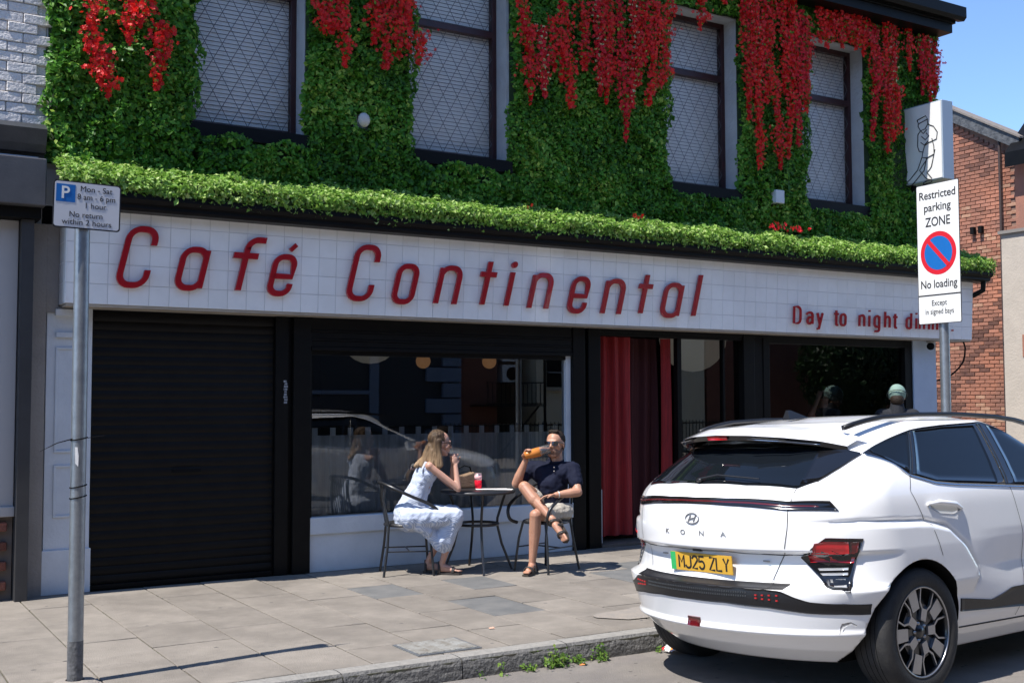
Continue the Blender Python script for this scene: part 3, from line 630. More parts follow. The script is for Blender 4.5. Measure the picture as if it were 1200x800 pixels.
def where(x,zb,i):
    hz=('short','medium','long')[0 if zb>5.0 else 1 if zb>4.6 else 2]
    for lim,s in ((.6,'far left ivy'),(3.0,'ivy with the dome alarm'),(6.2,'broad middle ivy'),(7.1,'third upper window'),(8.4,'ivy between the right windows'),(9.2,'window with cross notice'),(9.95,'ivy beside the last window'),(12,'ivy above the box sign')):
        if x<lim: return hz,s
cnt={}
for i,(xa,za,xb,zb) in enumerate(GL):
    hz,s=where(xb,zb,i); cnt.setdefault((s,hz),[]).append(i)
order={}
for s,ids in cnt.items():
    ids=sorted(ids,key=lambda i:GL[i][2]); 
    for k,i in enumerate(ids): order[i]=(k,len(ids))
ordn=['first','second','third','fourth','fifth','sixth','seventh','eighth','ninth','tenth','eleventh','twelfth','thirteenth','fourteenth','fifteenth','sixteenth','seventeenth']
for i,(xa,za,xb,zb) in enumerate(GL):
    hz,s=where(xb,zb,i); k,nn=order[i]
    lab='%s red garland on the %s, %s %s one from left'%(hz,s,ordn[k],hz) if nn>1 else 'the only %s red flower garland on the %s'%(hz,s)
    t=empty('flower_garland',(xa,.18,za),lab,'garland','red flower garlands hanging over the ivy')
    L_=za-zb; ns=max(5,int(L_/.06)); pts=[]
    for k in range(ns+1):
        q=k/ns; pts.append((xa+(xb-xa)*q+.03*noise.noise(Vector((q*3,i*3.1,0))),.16-.02*math.sin(q*3)-.02*noise.noise(Vector((q*5,i,3))),za+(zb-za)*q))
    part('stem',MB().tube(pts,.003,4,cap=False),STEM,t)
    n=int(L_*360); q=rng.uniform(0,1,n); wd=(.074+.028*np.sin(q*9+i))*np.clip((1-q)/.25,.35,1)
    pa=np.array(pts); idx=np.clip((q*ns).astype(int),0,ns-1); fr=(q*ns-idx)[:,None]
    c=pa[idx]*(1-fr)+pa[idx+1]*fr
    c[:,0]+=rng.normal(0,1,n)*wd*.62; c[:,1]+=-np.abs(rng.normal(0,.6,n))*wd*.7; c[:,2]+=rng.normal(0,.012,n)
    crim=i in (5,16,20,22,36,39,42,46,48)
    petals(c,.0185,PET[1] if (crim and i%2==0) else PET[0],'blossoms',t,t.location)['kind']='stuff'
    m_=int(L_*(55 if i not in (16,20,23,30) else 70)); q=rng.uniform(0,1,m_); idx=np.clip((q*ns).astype(int),0,ns-1); c=pa[idx].copy(); c[:,0]+=rng.normal(0,.04,m_); c[:,1]-=.03
    N_=np.zeros_like(c); N_[:,1]=-1
    leaves('pale_leaves',c,N_,.035,CREAM if i in(16,20,23,30,44) else IVY,t,off=t.location)['kind']='stuff'
for j,(x,y,z,lab) in enumerate([(4.09,.05,3.56,'single tiny red flower on the hedge under the broad ivy panel'),(5.46,.05,3.56,'tiny pair of red flowers on the hedge near the third window'),(7.45,.03,3.60,'left pink-red flower cluster on the hedge above the doorway end'),(7.75,.0,3.58,'right and larger pink-red flower cluster on the hedge')]):
    n=[2,4,12,20][j]; c=np.array([[x,y-.08,z]])+rng.normal(0,1,(n,3))*np.array([.03+.03*j*.7,.02,.02])
    t=empty('hedge_flowers',(x,y,z),lab,'flowers','small flowers on the hedge'); petals(c,.024,PET[j>1],'blossoms',t,t.location)
# ---------------------------------------------------------------- left neighbour
ln=empty('left_building',(-2,3,0),'white painted brick building with dark shutter box at the left edge','building')
PB=mat('white_painted_brick',(.68,.65,.62),.55,(.58,.55,.53),ns=9,nd=7,bump=.6,bs=40,rand=.06)
part('wall_core',MB().box((-7,.36,3.0),(-.46,.7,7.2)),PB,ln)
bme=[]
def brick_mesh(l,h,d,seed,m,name='brick'):
    b=bmesh.new(); bmesh.ops.create_cube(b,size=1)
    for v in b.verts: v.co=Vector((v.co.x*l,v.co.y*d,v.co.z*h))+Vector([noise.noise(v.co*3+Vector((seed,k*5,0)))*.004 for k in range(3)])
    bmesh.ops.bevel(b,geom=b.edges[:],offset=.006,segments=1,affect='EDGES')
    me=bpy.data.meshes.new(name); b.to_mesh(me); b.free(); me.materials.append(m); return me
for k in range(4): bme.append(brick_mesh(.231,.080,.04,k*7.3,PB))
row=0; z=3.90
pt=part('painted_wall',MB().box((-1.6,.352,3.83),(-.455,.36,7.0)),PB,ln)
while z<5.3:
    x=-1.5+(row%2)*.115
    while x<-.5:
        o=bpy.data.objects.new('brick',random.choice(bme)); COL.objects.link(o); o.parent=pt
        o.location=Vector((x+.04,.345+random.uniform(-.006,.006),z))-ln.location; o.rotation_euler=(random.uniform(-.05,.05),random.uniform(-.02,.02),random.uniform(-.03,.03)); x+=.235
    z+=.084; row+=1
GREYM=mat('grey_metal_paint',(.085,.085,.09),.5,(.065,.065,.07),ns=4,bump=.06)
DK=mat('dark_slate_paint',(.03,.033,.038),.35,(.045,.048,.052),ns=7,bump=.1)
cn=MB(); P=[(-7,.36,3.60),(-7,.18,3.60),(-7,.14,3.66),(-7,.10,3.78),(-7,.20,3.84),(-7,.36,3.86)]; cn.prism(P,(6.53,0,0)); part('cornice',cn,DK,ln)
part('upper_board',MB().box((-7,.24,3.44),(-.47,.36,3.598)),DK,ln)
part('pale_strip',MB().box((-7,.21,3.52),(-.52,.239,3.57)),mat('pale_blue_strip',(.32,.37,.45),.5),ln)
part('shutter_box',MB().box((-7,-.10,3.12),(-.50,.235,3.50)),GREYM,ln,bevel=.01)
part('box_underside',MB().box((-7,.0,3.03),(-.52,.36,3.117)),BLACKM,ln)
post=part('shutter_guide',MB().box((-.655,.06,0),(-.56,.30,3.028)),mat('dark_grey_guide',(.04,.04,.042),.5,(.03,.03,.032),ns=5),ln,bevel=.004)
scr=MB()
for z in (2.55,2.38,1.75,1.0,.5): scr.box((-.559,.16,z),(-.545,.175,z+.02))
part('fixing_screw',scr,BLACKM,ln)
CRM=mat('cream_render',(.30,.275,.25),.8,(.25,.23,.21),ns=3,bump=.3,bs=40)
part('cream_strip',MB().box((-.558,.25,0),(-.43,.5,3.028)),CRM,ln)
part('upper_strip',MB().box((-.429,.25,2.30),(-.338,.36,3.028)),CRM,ln)
part('cream_wall',MB().box((-7,.36,0),(-.44,.7,3.0)),CRM,ln)
wf=MB(); wf.box((-.80,.17,.72),(-.66,.30,3.028)); wf.box((-2,.18,1.64),(-.80,.29,1.73)); wf.box((-2,.14,.66),(-.655,.30,.74)); part('window_frame',wf,mat('aged_white_frame',(.42,.41,.41),.5),ln,bevel=.006)
part('window_pane',MB().box((-2,.24,.74),(-.80,.25,3.02)),mat('dark_pane',(.02,.022,.025),.05,coat=.5),ln)
pl=part('brick_plinth',MB().box((-2,.215,0),(-.66,.34,.66)),mat('dark_mortar',(.20,.17,.15),.9),ln)
RB=mat('red_brown_brick',(.22,.075,.048),.85,(.14,.055,.04),ns=12,nd=6,bump=.5,bs=60,rand=.35)
rbm=[brick_mesh(.218,.070,.10,k*3.1+50,RB) for k in range(3)]
z=.04;row=0
while z<.66:
    x=-1.6+(row%2)*.11
    while x<-.7:
        o=bpy.data.objects.new('brick',random.choice(rbm)); COL.objects.link(o); o.parent=pl; o.location=Vector((min(x,-.775),.21,z))-ln.location; x+=.226
    z+=.077; row+=1
# ---------------------------------------------------------------- brick building beyond the cafe
rb=empty('brick_building',(17.6,5,0),'sunlit orange brick gable with dark slate verge beyond the cafe','building')
MORT=mat('old_mortar',(.27,.16,.115),.95,(.20,.12,.09),ns=4,bump=.3)
OB=mat('orange_brick',(.40,.165,.10),.9,(.25,.12,.085),ns=1.3,nd=9,bump=.5,bs=60,rand=.28)
DB=mat('burnt_brick',(.13,.06,.045),.9,(.20,.09,.06),ns=9,bump=.5,bs=60,rand=.3)
PBk=mat('pale_brick',(.45,.27,.18),.9,(.36,.18,.11),ns=9,bump=.4,rand=.15)
def gz(y): return 6.47+ (y-3.75)*.58
g=MB(); g.prism([(17.55,3.72,0),(17.55,3.72,gz(3.72)),(17.55,10.,gz(10.)),(17.55,16,gz(4)),(17.55,16,0)],(.3,0,0))
bw_=part('brick_wall',g,MORT,rb)
obm=[brick_mesh(.212,.064,.05,k*3.7+20,OB) for k in range(3)]; dbm=[brick_mesh(.212,.064,.05,9+20,DB)]; pbm=[brick_mesh(.212,.064,.05,39,PBk)]
cand=[]; z=.8; row=0
while z<9.6:
    y=3.84+(row%2)*.112
    while y<7.0:
        if z<gz(y)-.15: cand.append((y,z))
        y+=.224
    z+=.0755; row+=1
cand=[c for c in cand if c[0]<6.0 or c[1]<2.4]
cand.sort(key=lambda c:(c[0]-3.8)*.8+abs(c[1]-4.2)); st_=[MB(),MB(),MB()]
for k,(y,z) in enumerate(cand):
    nn=noise.noise(Vector((y*1.2,z*1.2,2)))+random.uniform(-.35,.35); dark=nn>.38 or (z<4.3 and nn>.22); pale=nn<-.5
    me=random.choice(dbm if dark else pbm if pale else obm)
    M=Matrix.Translation((17.556-random.uniform(0,.007),y,z))@Matrix.Rotation(math.pi/2,4,'Z')
    if k<300:
        o=bpy.data.objects.new('brick',me); COL.objects.link(o); o.parent=bw_; o.matrix_local=Matrix.Translation(-rb.location)@M
    else: st_[1 if dark else 2 if pale else 0].add([M@v.co for v in me.vertices],[tuple(p.vertices) for p in me.polygons])
allb=MB(); 
for q in range(3): allb.add(st_[q].v,st_[q].f,q)
allb.build('far_bricks',[OB,DB,PBk],bw_,offset=rb.location)['kind']='stuff'
SL=mat('weathered_slate',(.03,.033,.037),.6,(.11,.115,.12),ns=12,nd=7,bump=.5,bs=30)
v=MB(); v.prism([(17.40,3.55,gz(3.55)-.02),(17.40,3.55,gz(3.55)+.22),(17.40,10,gz(10)+.22),(17.40,10,gz(10)-.08)],(.35,0,0)); part('verge_board',v,SL,rb)
v=MB(); v.prism([(17.36,3.5,gz(3.5)+.222),(17.36,3.5,gz(3.5)+.26),(17.36,10,gz(10)+.26),(17.36,10,gz(10)+.222)],(.5,0,0)); part('slate_roof',v,mat('roof_slates',(.16,.14,.125),.7,(.22,.19,.16),ns=9,bump=.3),rb)
dp_=MB(); dp_.tube([(17.42,3.90,0),(17.42,3.90,2.75)],.07,12); dp_.tube([(17.42,3.90,2.75),(17.42,3.70,2.85)],.07,12); dp_.lathe([(.095,0),(.095,.06)],(17.42,3.90,2.62),12); dp_.lathe([(.09,0),(.09,.05)],(17.42,3.90,1.75),12)
part('downpipe',dp_,BLACK,rb)
part('thin_pipe',MB().tube([(17.47,4.02,0),(17.47,4.02,6.6)],.028,8),mat('dark_pipe',(.05,.03,.025),.6),rb)
sg=empty('security_light',(17.4,4.9,4.6),'pair of tiny dark fittings on the orange brick wall','fitting')
part('lamp',MB().box((17.44,4.62,4.86),(17.52,4.70,5.0)).box((17.44,4.44,4.86),(17.52,4.52,5.0)),BLACKM,sg)
# cream rendered house
ch=empty('cream_house',(19,2,0),'pale cream rendered gable end with dark verge at the right edge','building')
CR=mat('pale_cream_render',(.50,.44,.37),.85,(.43,.38,.32),ns=2,nd=7,bump=.35,bs=30)
g=MB(); g.prism([(17.52,3.40,0),(17.52,3.40,6.15),(20.5,3.40,9.3),(24,3.40,6.15),(24,3.40,0)],(0,.3,0)); part('wall',g,CR,ch)
part('brick_edge',MB().box((17.50,3.42,0),(17.518,3.72,6.5)),OB,ch)
g=MB(); g.prism([(17.2,3.22,6.0),(17.2,3.22,6.28),(20.5,3.22,9.72),(20.5,3.22,9.45)],(0,.5,0)); part('verge_board',g,BLACK,ch)
part('lower_pier',MB().box((16.55,2.55,0),(18.4,3.38,4.62)),CR,ch)
part('pier_cap',MB().box((16.50,2.50,4.62),(18.45,3.42,4.68)),mat('pier_cap',(.22,.20,.18),.8),ch)
part('pier_patch',MB().box((16.54,2.54,2.35),(17.0,3.0,2.75)),OB,ch)
pb_=empty('side_plant',(16.4,2.3,0),'leggy green weed growing against the cream pier','plant')
c=np.array([[16.35+rng.normal(0,.12),2.3+rng.normal(0,.08),z] for z in np.linspace(.9,2.1,40)]); N_=np.zeros_like(c); N_[:,1]=-1; N_[:,2]=.5
leaves('leaves',c,N_,.10,HEDGE,pb_,off=pb_.location); part('stem',MB().tube([(16.4,2.32,0),(16.36,2.3,1.2),(16.33,2.3,2.1)],.012,6),STEM,pb_)
# ---------------------------------------------------------------- buildings across the street (seen mirrored in the glass)
ob=empty('blue_building',(9,-18,0),'blue-grey building with quoins across the street, mirrored in the cafe window','building')
BG=mat('blue_grey_paint',(.13,.18,.26),.7,(.11,.15,.22),ns=2); DG=mat('dark_painted_wall',(.025,.028,.033),.7)
part('wall',MB().box((-30,-24,0),(11.9,-17,9)),DG,ob)
q_=MB()
for k in range(22):
    w_=1.05 if k%2 else .55; q_.box((13.0-w_-.0,-17.06,.42*k+.02),(13.0,-16.9,.42*k+.40))
part('quoin',q_,BG,ob); part('return_wall',MB().box((11.88,-24,0),(13.0,-17.02,9)),DG,ob)
for xx in (8.6,4.6,.6,-4): 
    wn=empty('window',(0,0,0)); wn.parent=ob; wn.location=Vector((xx,-17,2))-ob.location
    f_=MB(); f_.box((xx-.15,-17.1,.9),(xx+.0,-16.92,3.6)); f_.box((xx+1.7,-17.1,.9),(xx+1.95,-16.92,3.6)); f_.box((xx,-17.1,1.78),(xx+1.7,-16.95,1.88)); f_.box((xx-.2,-17.1,3.6),(xx+2,-16.9,3.8))
    part('frame',f_,BG,wn)
ob2=empty('brick_annex',(14,-18,0),'narrow brick wall across the street, mirrored in the cafe window','building')
part('wall',MB().box((13.02,-24,0),(14.25,-17.1,9)),mat('mottled_brick',(.22,.085,.05),.9,(.13,.05,.035),ns=14,bump=.6,bs=20,streak=(1,1,3.5)),ob2)  # red-brown brick, mottled by streaked noise
part('recess_wall',MB().box((14.25,-24,0),(15.45,-20.5,9)),DG,ob2)
fe=MB(); 
for z in (1.5,2.08): fe.box((13.4,-17.2,z),(15.3,-17.14,z+.035)); fe.box((13.4,-16.2,z),(15.3,-16.16,z+.035))
fe.box((13.4,-17.2,1.45),(15.3,-16.16,1.49))
for k in range(14): fe.box((13.42+k*.14,-16.19,1.48),(13.435+k*.14,-16.165,2.1))
fe.tube([(15.2,-16.4,1.45),(13.9,-16.4,.1)],.03,6); fe.tube([(15.4,-16.4,0),(15.4,-16.4,9)],.04,6)
part('fire_escape',fe,BLACK,ob2)
for z in (2.12,2.72):
    ac=empty('air_conditioner',(14.8,-17.3,z),'white air conditioner unit across the street, %s of two'%('lower' if z<2.5 else 'upper'),'air conditioner','air conditioners')
    part('case',MB().box((14.5,-17.6,z),(15.1,-17.2,z+.5)),mat('ac_white',(.6,.6,.58),.5) if z<2.5 else bpy.data.materials['ac_white'],ac)
    part('fan_grille',MB().lathe([(.001,0),(.19,0),(.19,.02),(.001,.02)],(14.82,-17.2,z+.25),20,axis='Y'),BLACKM,ac)
ob3=empty('cream_building',(17,-18,0),'cream painted building with dark window across the street','building')
part('wall',MB().box((15.5,-24,0),(21.8,-17,9)),mat('cream_paint',(.60,.53,.38),.8),ob3)
f_=MB(); f_.box((15.85,-17.05,2.0),(16.9,-16.97,4.2)); part('window',f_,BLACKM,ob3); part('window_sill',MB().box((15.75,-17.05,1.88),(17,-16.85,1.97)),mat('stone_sill',(.4,.35,.27),.8),ob3)
f_=MB(); 
for z in (2.4,2.85,3.3): f_.box((15.9,-16.968,z),(16.85,-16.95,z+.03))
f_.box((16.35,-16.968,2.0),(16.39,-16.95,4.2)); part('glazing_bar',f_,mat('grey_bar',(.25,.26,.27),.6),ob3)
ob4=empty('ivy_clad_building',(26,-18,0),'brick building behind a dark tree across the street, mirrored in the right window','building')
part('wall',MB().box((21.9,-24,0),(40,-17,8)),bpy.data.materials['mottled_brick'],ob4)
tr=empty('street_tree',(26,-14.8,0),'dark leafy tree across the street, mirrored in the right window','tree')
part('trunk',MB().tube([(26,-14.8,0),(26.1,-14.8,1.5),(26,-14.8,3)],[.2,.15,.1],8),STEM,tr)
n=9000; d=rng.normal(0,1,(n,3)); d/=np.linalg.norm(d,axis=1)[:,None]; r=rng.uniform(.55,1,n)[:,None]; c=np.array([[26.1,-14.8,2.6]])+d*r*np.array([[2.4,1.1,1.9]])
c+=np.array([[.25*noise.noise(Vector(p)*1.3),0,.25*noise.noise(Vector(p)*1.1+Vector((5,0,0)))] for p in c]); leaves('crown',c,d,.16,leaf_mat('dark_tree_leaf',(.008,.022,.006),(.014,.038,.009),(.03,.06,.018)),tr,off=tr.location)['kind']='stuff'
rl=empty('street_railing',(13,-14.5,0),'black iron railing across the street','railing')
r_=MB(); r_.box((9,-14.52,.95),(30,-14.48,.99)); r_.box((9,-14.52,.15),(30,-14.48,.18))
for k in range(170): r_.box((9+k*.124,-14.51,.05),(9.018+k*.124,-14.49,1.05))
part('bars',r_,BLACK,rl)
# ---------------------------------------------------------------- parked car: shell
CAR_T = [  # z, rear x, half width, rear rounding, front x, front rounding
 (.20,-.60,.78,.50,3.30,.60),(.28,-.72,.83,.52,3.42,.62),(.34,-.79,.86,.55,3.48,.65),(.375,-.845,.875,.57,3.50,.65),
 (.40,-.83,.88,.58,3.51,.65),(.46,-.845,.895,.59,3.51,.65),(.51,-.86,.90,.60,3.51,.65),(.56,-.875,.905,.60,3.51,.65),(.612,-.87,.905,.60,3.51,.65),
 (.632,-.80,.905,.60,3.51,.65),(.66,-.782,.905,.60,3.50,.66),(.77,-.77,.908,.62,3.48,.66),(.795,-.785,.908,.64,3.46,.68),
 (.81,-.825,.908,.64,3.44,.7),(.90,-.832,.90,.63,3.33,.8),(1.0,-.82,.89,.62,2.95,.75),(1.045,-.812,.885,.61,2.5,.5),(1.10,-.79,.872,.60,2.28,.45),
 (1.14,-.762,.858,.61,2.17,.42),(1.165,-.735,.845,.63,2.12,.4),(1.25,-.635,.80,.70,1.93,.4),(1.35,-.505,.735,.78,1.70,.4),
 (1.42,-.40,.695,.80,1.62,.4),(1.46,-.30,.665,.78,1.55,.42),(1.49,-.17,.645,.72,1.48,.45),(1.515,-.02,.60,.6,1.40,.5),(1.532,.16,.51,.45,1.26,.45),(1.541,.34,.38,.34,1.08,.32),(1.546,.46,.22,.2,.95,.18)]
CREASE = [(-1.2,.60),(-.95,.70),(-.80,.885),(-.62,.955),(-.40,.965),(.08,.945),(.28,.905),(.43,.80),(.545,.665),(.56,.60),(.50,.47)]
def car_shell_grid():
    T = np.array(CAR_T)
    zs = np.concatenate([np.arange(.20,1.20,.01), np.arange(1.20,1.50,.015), [1.50,1.51,1.52,1.53,1.538,1.543,1.545]])
    rows = []
    cr = np.array(CREASE)
    PR = np.array([[np.interp(z,T[:,0],T[:,k]) for k in range(1,6)] for z in zs])
    for it in range(14):
        Q = PR.copy(); Q[1:-1] = .25*PR[:-2]+.5*PR[1:-1]+.25*PR[2:]
        for i,z in enumerate(zs):
            free = (.30<z<.36 or .41<z<.60 or .66<z<.785 or z>.83)
            if not free: Q[i] = PR[i]
        PR = Q
    for z,(xr,w,a,xf,af) in zip(zs,PR):
        th = np.linspace(0,np.pi/2,64)[:-1]
        P = [(xr+a*(1-np.cos(t)), w*np.sin(t)) for t in th]
        s = np.linspace(0,1,150)**1.25
        P += [(xr+a+(xf-af-xr-a)*u, w) for u in s]
        th = np.linspace(np.pi/2,0,24)[1:]
        P += [(xf-af+af*np.cos(t), w*np.sin(t)) for t in th]
        P = np.array(P)
        # gentle taper of the flanks towards the nose
        P[:,1] *= 1-.05*np.clip((P[:,0]-1.8)/1.7,0,1)
        # bulged wheel arch with a grooved crease above it
        if z < 1.15:
            for i,(x,y) in enumerate(P):
                if y < .55: continue
                for wx in (0.,2.66):
                    xx = x-wx
                    if -1.1 < xx < .62:
                        seg = cr[:-1]; d = cr[1:]-seg
                        t = np.clip(((xx-seg[:,0])*d[:,0]+(z-seg[:,1])*d[:,1])/(d**2).sum(1),0,1)
                        q = seg+d*t[:,None]; dist = np.hypot(q[:,0]-xx,q[:,1]-z); k = dist.argmin()
                        zc = np.interp(xx,cr[:9,0],cr[:9,1]) if xx < .545 else 0
                        ins = z < zc and xx < .55
                        fade = np.clip((y-.60)/.18,0,1)
                        if z < .60: fade *= np.clip((z-.51)/.09,0,1)
                        dd = dist[k]
                        if ins: off = .030*np.clip(dd/.03,0,1)
                        else: off = .022*np.clip(1-dd/.018,0,1)*0+.020*np.exp(-(dd/.05)**2)*0
                        groove = -.020*np.clip(1-dd/.018,0,1)
                        P[i,1] += (off+groove)*fade
                # door scallop
                if 1.0 > z > .45 and .5 < x < 3:
                    P[i,1] -= .022*np.clip(1-abs(z-.66)/.20,0,1)*np.clip((x-.55)/.35,0,1)*np.clip((2.3-x)/.4,0,1)
        rows.append(P)
    return zs, np.array(rows)
def car_shell_mesh():
    zs, G = car_shell_grid()
    nz, nc = G.shape[:2]
    V = []; Fc = []
    for i in range(nz):
        ring = [(x,y,zs[i]) for x,y in G[i]]
        ring += [(x,-y,zs[i]) for x,y in G[i][-2:0:-1]]
        V += ring
    n = 2*nc-2
    for i in range(nz-1):
        for j in range(n):
            k = (j+1)%n
            Fc.append((i*n+j,(i+1)*n+j,(i+1)*n+k,i*n+k))
    Fc.append(tuple(range((nz-1)*n,nz*n))[::-1])
    Fc.append(tuple(range(0,n)))
    return V, Fc
# ---------------------------------------------------------------- parked car: details
CARW=mat('white_car_paint',(.84,.84,.84),.28,coat=1.,spec=.5,croff=.02)
CARB=mat('gloss_black_trim',(.008,.008,.009),.12,coat=.6)
CARP=mat('black_plastic_cladding',(.010,.010,.012),.38,bump=.05,bs=300)
CGL=mat('privacy_glass',(.006,.008,.011),.03,spec=.45)
CHR=mat('satin_chrome',(.55,.58,.62),.22,metal=1.)
LRED=mat('tail_lamp_red',(.40,.008,.012),.15,coat=1.); DRED=mat('tail_lamp_dark_red',(.10,.004,.006),.12,coat=1.); LCLR=mat('clear_lamp_lens',(.50,.51,.52),.12,metal=.3,coat=1.)
RUB=mat('tyre_rubber',(.018,.018,.019),.75,(.028,.027,.026),ns=20,bump=.15,bs=90); RIMB=mat('rim_black',(.012,.012,.013),.3,coat=.5); RIMS=mat('machined_rim',(.42,.42,.43),.3,metal=.85)
car=empty('parked_car',(0,0,0),'white electric hatchback parked at the kerb, seen from behind, with a yellow rear plate','car')
CX,CY,CTH=3.087,-4.603,.0841
car.matrix_world=Matrix.Translation((CX,CY,-.128-.04*(CY+3.52)))@Matrix.Rotation(-.04,4,'X')@Matrix.Rotation(CTH,4,'Z')
V_,F_s=car_shell_mesh()
cbvh=BVHTree.FromPolygons([Vector(v) for v in V_],F_s)
sh_=MB().add(V_,F_s,0,True); sh_.sm[-1]=False
for _i,_f in enumerate(sh_.f):
    _c=[sum(sh_.v[k][j] for k in _f)/len(_f) for j in range(3)]
    if .606<_c[2]<.640 and abs(_c[1])<.56 and _c[0]<-.6: sh_.m[_i]=2
body=sh_.build('body',[CARW,BLACKM,CARP],car)
cut=MB()
for wx in (0,2.66):
    for s in (1,-1):
        A_=[(wx-.02+.402*math.cos(t),s*.86-.22,.34+.402*math.sin(t)) for t in np.linspace(0,2*math.pi,57)[:-1]]; cut.prism(A_,(0,.44,0))
co=cut.build('cutter',BLACKM,car)
bm_=bmesh.new(); bm_.from_mesh(co.data); bmesh.ops.recalc_face_normals(bm_,faces=bm_.faces); bm_.to_mesh(co.data); bm_.free()
bm_=bmesh.new(); bm_.from_mesh(body.data); bmesh.ops.recalc_face_normals(bm_,faces=bm_.faces); bm_.to_mesh(body.data); bm_.free()
m_=body.modifiers.new('b','BOOLEAN'); m_.object=co; m_.solver='EXACT'; m_.operation='DIFFERENCE'
m_.material_mode='TRANSFER' if hasattr(m_,'material_mode') else 'INDEX'
dg=bpy.context.evaluated_depsgraph_get(); nb=bpy.data.meshes.new_from_object(body.evaluated_get(dg))
body.modifiers.clear(); body.data=nb; nb.name='body'; bpy.data.objects.remove(co)
for p in nb.polygons:
    c=p.center
    for wx in (0,2.66):
        if math.hypot(c.x-wx+.02,c.z-.34)<.406 and .6<abs(c.y)<1.0 and (abs(p.normal.y)<.3 or abs(c.y)<.68): p.material_index=1
def resample(P,n):
    P=[Vector(p) for p in P]; L=[0]
    for a,b in zip(P,P[1:]): L.append(L[-1]+(b-a).length)
    out=[]
    for k in range(n):
        t=L[-1]*k/(n-1); i=0
        while i<len(L)-2 and L[i+1]<t: i+=1
        q=(t-L[i])/max(L[i+1]-L[i],1e-9); out.append(P[i].lerp(P[i+1],q))
    return out
def patch(name, top, bot, nu, nv, off, m, parent=None, mirror=False, mi=None, snap=True):
    parent=parent or car; objs=[]
    for sgn in ((1,-1) if mirror else (1,)):
        T=resample([(p[0],p[1]*sgn,p[2]) for p in top],nu); B=resample([(p[0],p[1]*sgn,p[2]) for p in bot],nu)
        mb=MB(); V=[]; rim=[]
        for i in range(nu):
            for j in range(nv):
                p=T[i].lerp(B[i],j/(nv-1))
                if snap: l,n,_,_=cbvh.find_nearest(p)
                else: l,n=p,Vector((-1,0,0))
                V.append(l+n*off); rim.append(l-n*.006)
        Fc=[(i*nv+j,i*nv+j+1,(i+1)*nv+j+1,(i+1)*nv+j) for i in range(nu-1) for j in range(nv-1)]
        n=len(V); edge=[(i,0) for i in range(nu)]+[(nu-1,j) for j in range(1,nv)]+[(i,nv-1) for i in range(nu-2,-1,-1)]+[(0,j) for j in range(nv-2,0,-1)]
        ids=[i*nv+j for i,j in edge]; W=V+[rim[k] for k in ids]
        for k in range(len(ids)):
            a,b=ids[k],ids[(k+1)%len(ids)]; Fc.append((b,a,n+k,n+(k+1)%len(ids)))
        # orientation
        nn=(V[nv]-V[0]).cross(V[1]-V[0]) if nv>1 else Vector((0,0,1))
        l,no,_,_=cbvh.find_nearest(V[len(V)//2]); a,b,c=V[(nu//2)*nv],V[(nu//2)*nv+1],V[min(nu//2+1,nu-1)*nv]
        if (b-a).cross(c-a).dot(no)<0: Fc=[f[::-1] for f in Fc]
        mb.add(W,Fc,0,True); 
        for k in range(len(ids)): mb.sm[-1-k]=False
        objs.append(mb.build(name,m,parent))
    return objs if mirror else objs[0]
def sym(P): return [(x,-y,z) for x,y,z in P[::-1] if abs(y)>1e-6]+list(P)
# rear window and its black wrap-round surround
patch('rear_window',sym([(-.475,0,1.385),(-.43,.23,1.38),(-.28,.50,1.365),(-.150,.667,1.322)]),sym([(-.735,0,1.163),(-.70,.30,1.158),(-.60,.578,1.144),(-.50,.635,1.178),(-.33,.664,1.246),(-.148,.669,1.314)]),90,14,.004,CGL)
patch('window_frit',sym([(-.46,0,1.392),(-.415,.23,1.388),(-.28,.49,1.372)]),sym([(-.50,0,1.365),(-.455,.23,1.36),(-.30,.485,1.352)]),50,3,.007,CARB)
for s in (1,-1):
    patch('quarter_surround',[(-.28,s*.50,1.365),(-.148,s*.667,1.322)],[(-.56,s*.57,1.150),(-.50,s*.640,1.178),(-.33,s*.666,1.246),(-.146,s*.671,1.314)],20,8,.0065,CARB)
# light bar
patch('light_bar',sym([(-.795,0,1.090),(-.775,.22,1.089),(-.663,.56,1.076),(-.53,.74,1.079)]),sym([(-.800,0,1.052),(-.789,.23,1.049),(-.674,.566,1.026),(-.50,.77,1.022)]),80,4,.004,CARB)
patch('light_bar_strip',sym([(-.797,0,1.074),(-.78,.22,1.072),(-.668,.56,1.055),(-.58,.69,1.054)]),sym([(-.80,0,1.066),(-.783,.22,1.064),(-.67,.56,1.046),(-.57,.70,1.045)]),60,3,.006,DRED)
# tailgate skin and shut lines
GAP=mat('panel_gap',(.03,.03,.032),.8)
def seam(P,w=.0042,mirror=True,m=GAP,name='shut_line'):
    for sgn in ((1,-1) if mirror else (1,)):
        R=resample([(p[0],p[1]*sgn,p[2]) for p in P],30); V=[]
        for i,p in enumerate(R):
            l,n,_,_=cbvh.find_nearest(p); t=(R[min(i+1,29)]-R[max(i-1,0)]).normalized(); s=n.cross(t).normalized()
            V+=[l+n*.0022+s*w*.5,l+n*.0022-s*w*.5]
        mb=MB().add(V,[(2*i,2*i+1,2*i+3,2*i+2) for i in range(29)]); mb.build(name,m,car)
seam([(-.60,.575,1.145),(-.665,.565,1.02),(-.685,.57,.93),(-.665,.53,.79),(-.775,.48,.63)])
seam([(-.785,0,.80),(-.78,.2,.80),(-.665,.53,.787),(-.60,.63,.80)],.006)
seam([(.065,.827,1.2),(.0,.869,1.11),(.05,.885,1.0),(.12,.905,.87),(.17,.93,.75)])
seam([(.99,.868,1.11),(1.06,.89,.8),(1.05,.89,.5),(1.0,.87,.32)])
seam([(-.62,.62,.80),(-.60,.66,.81)],.004)
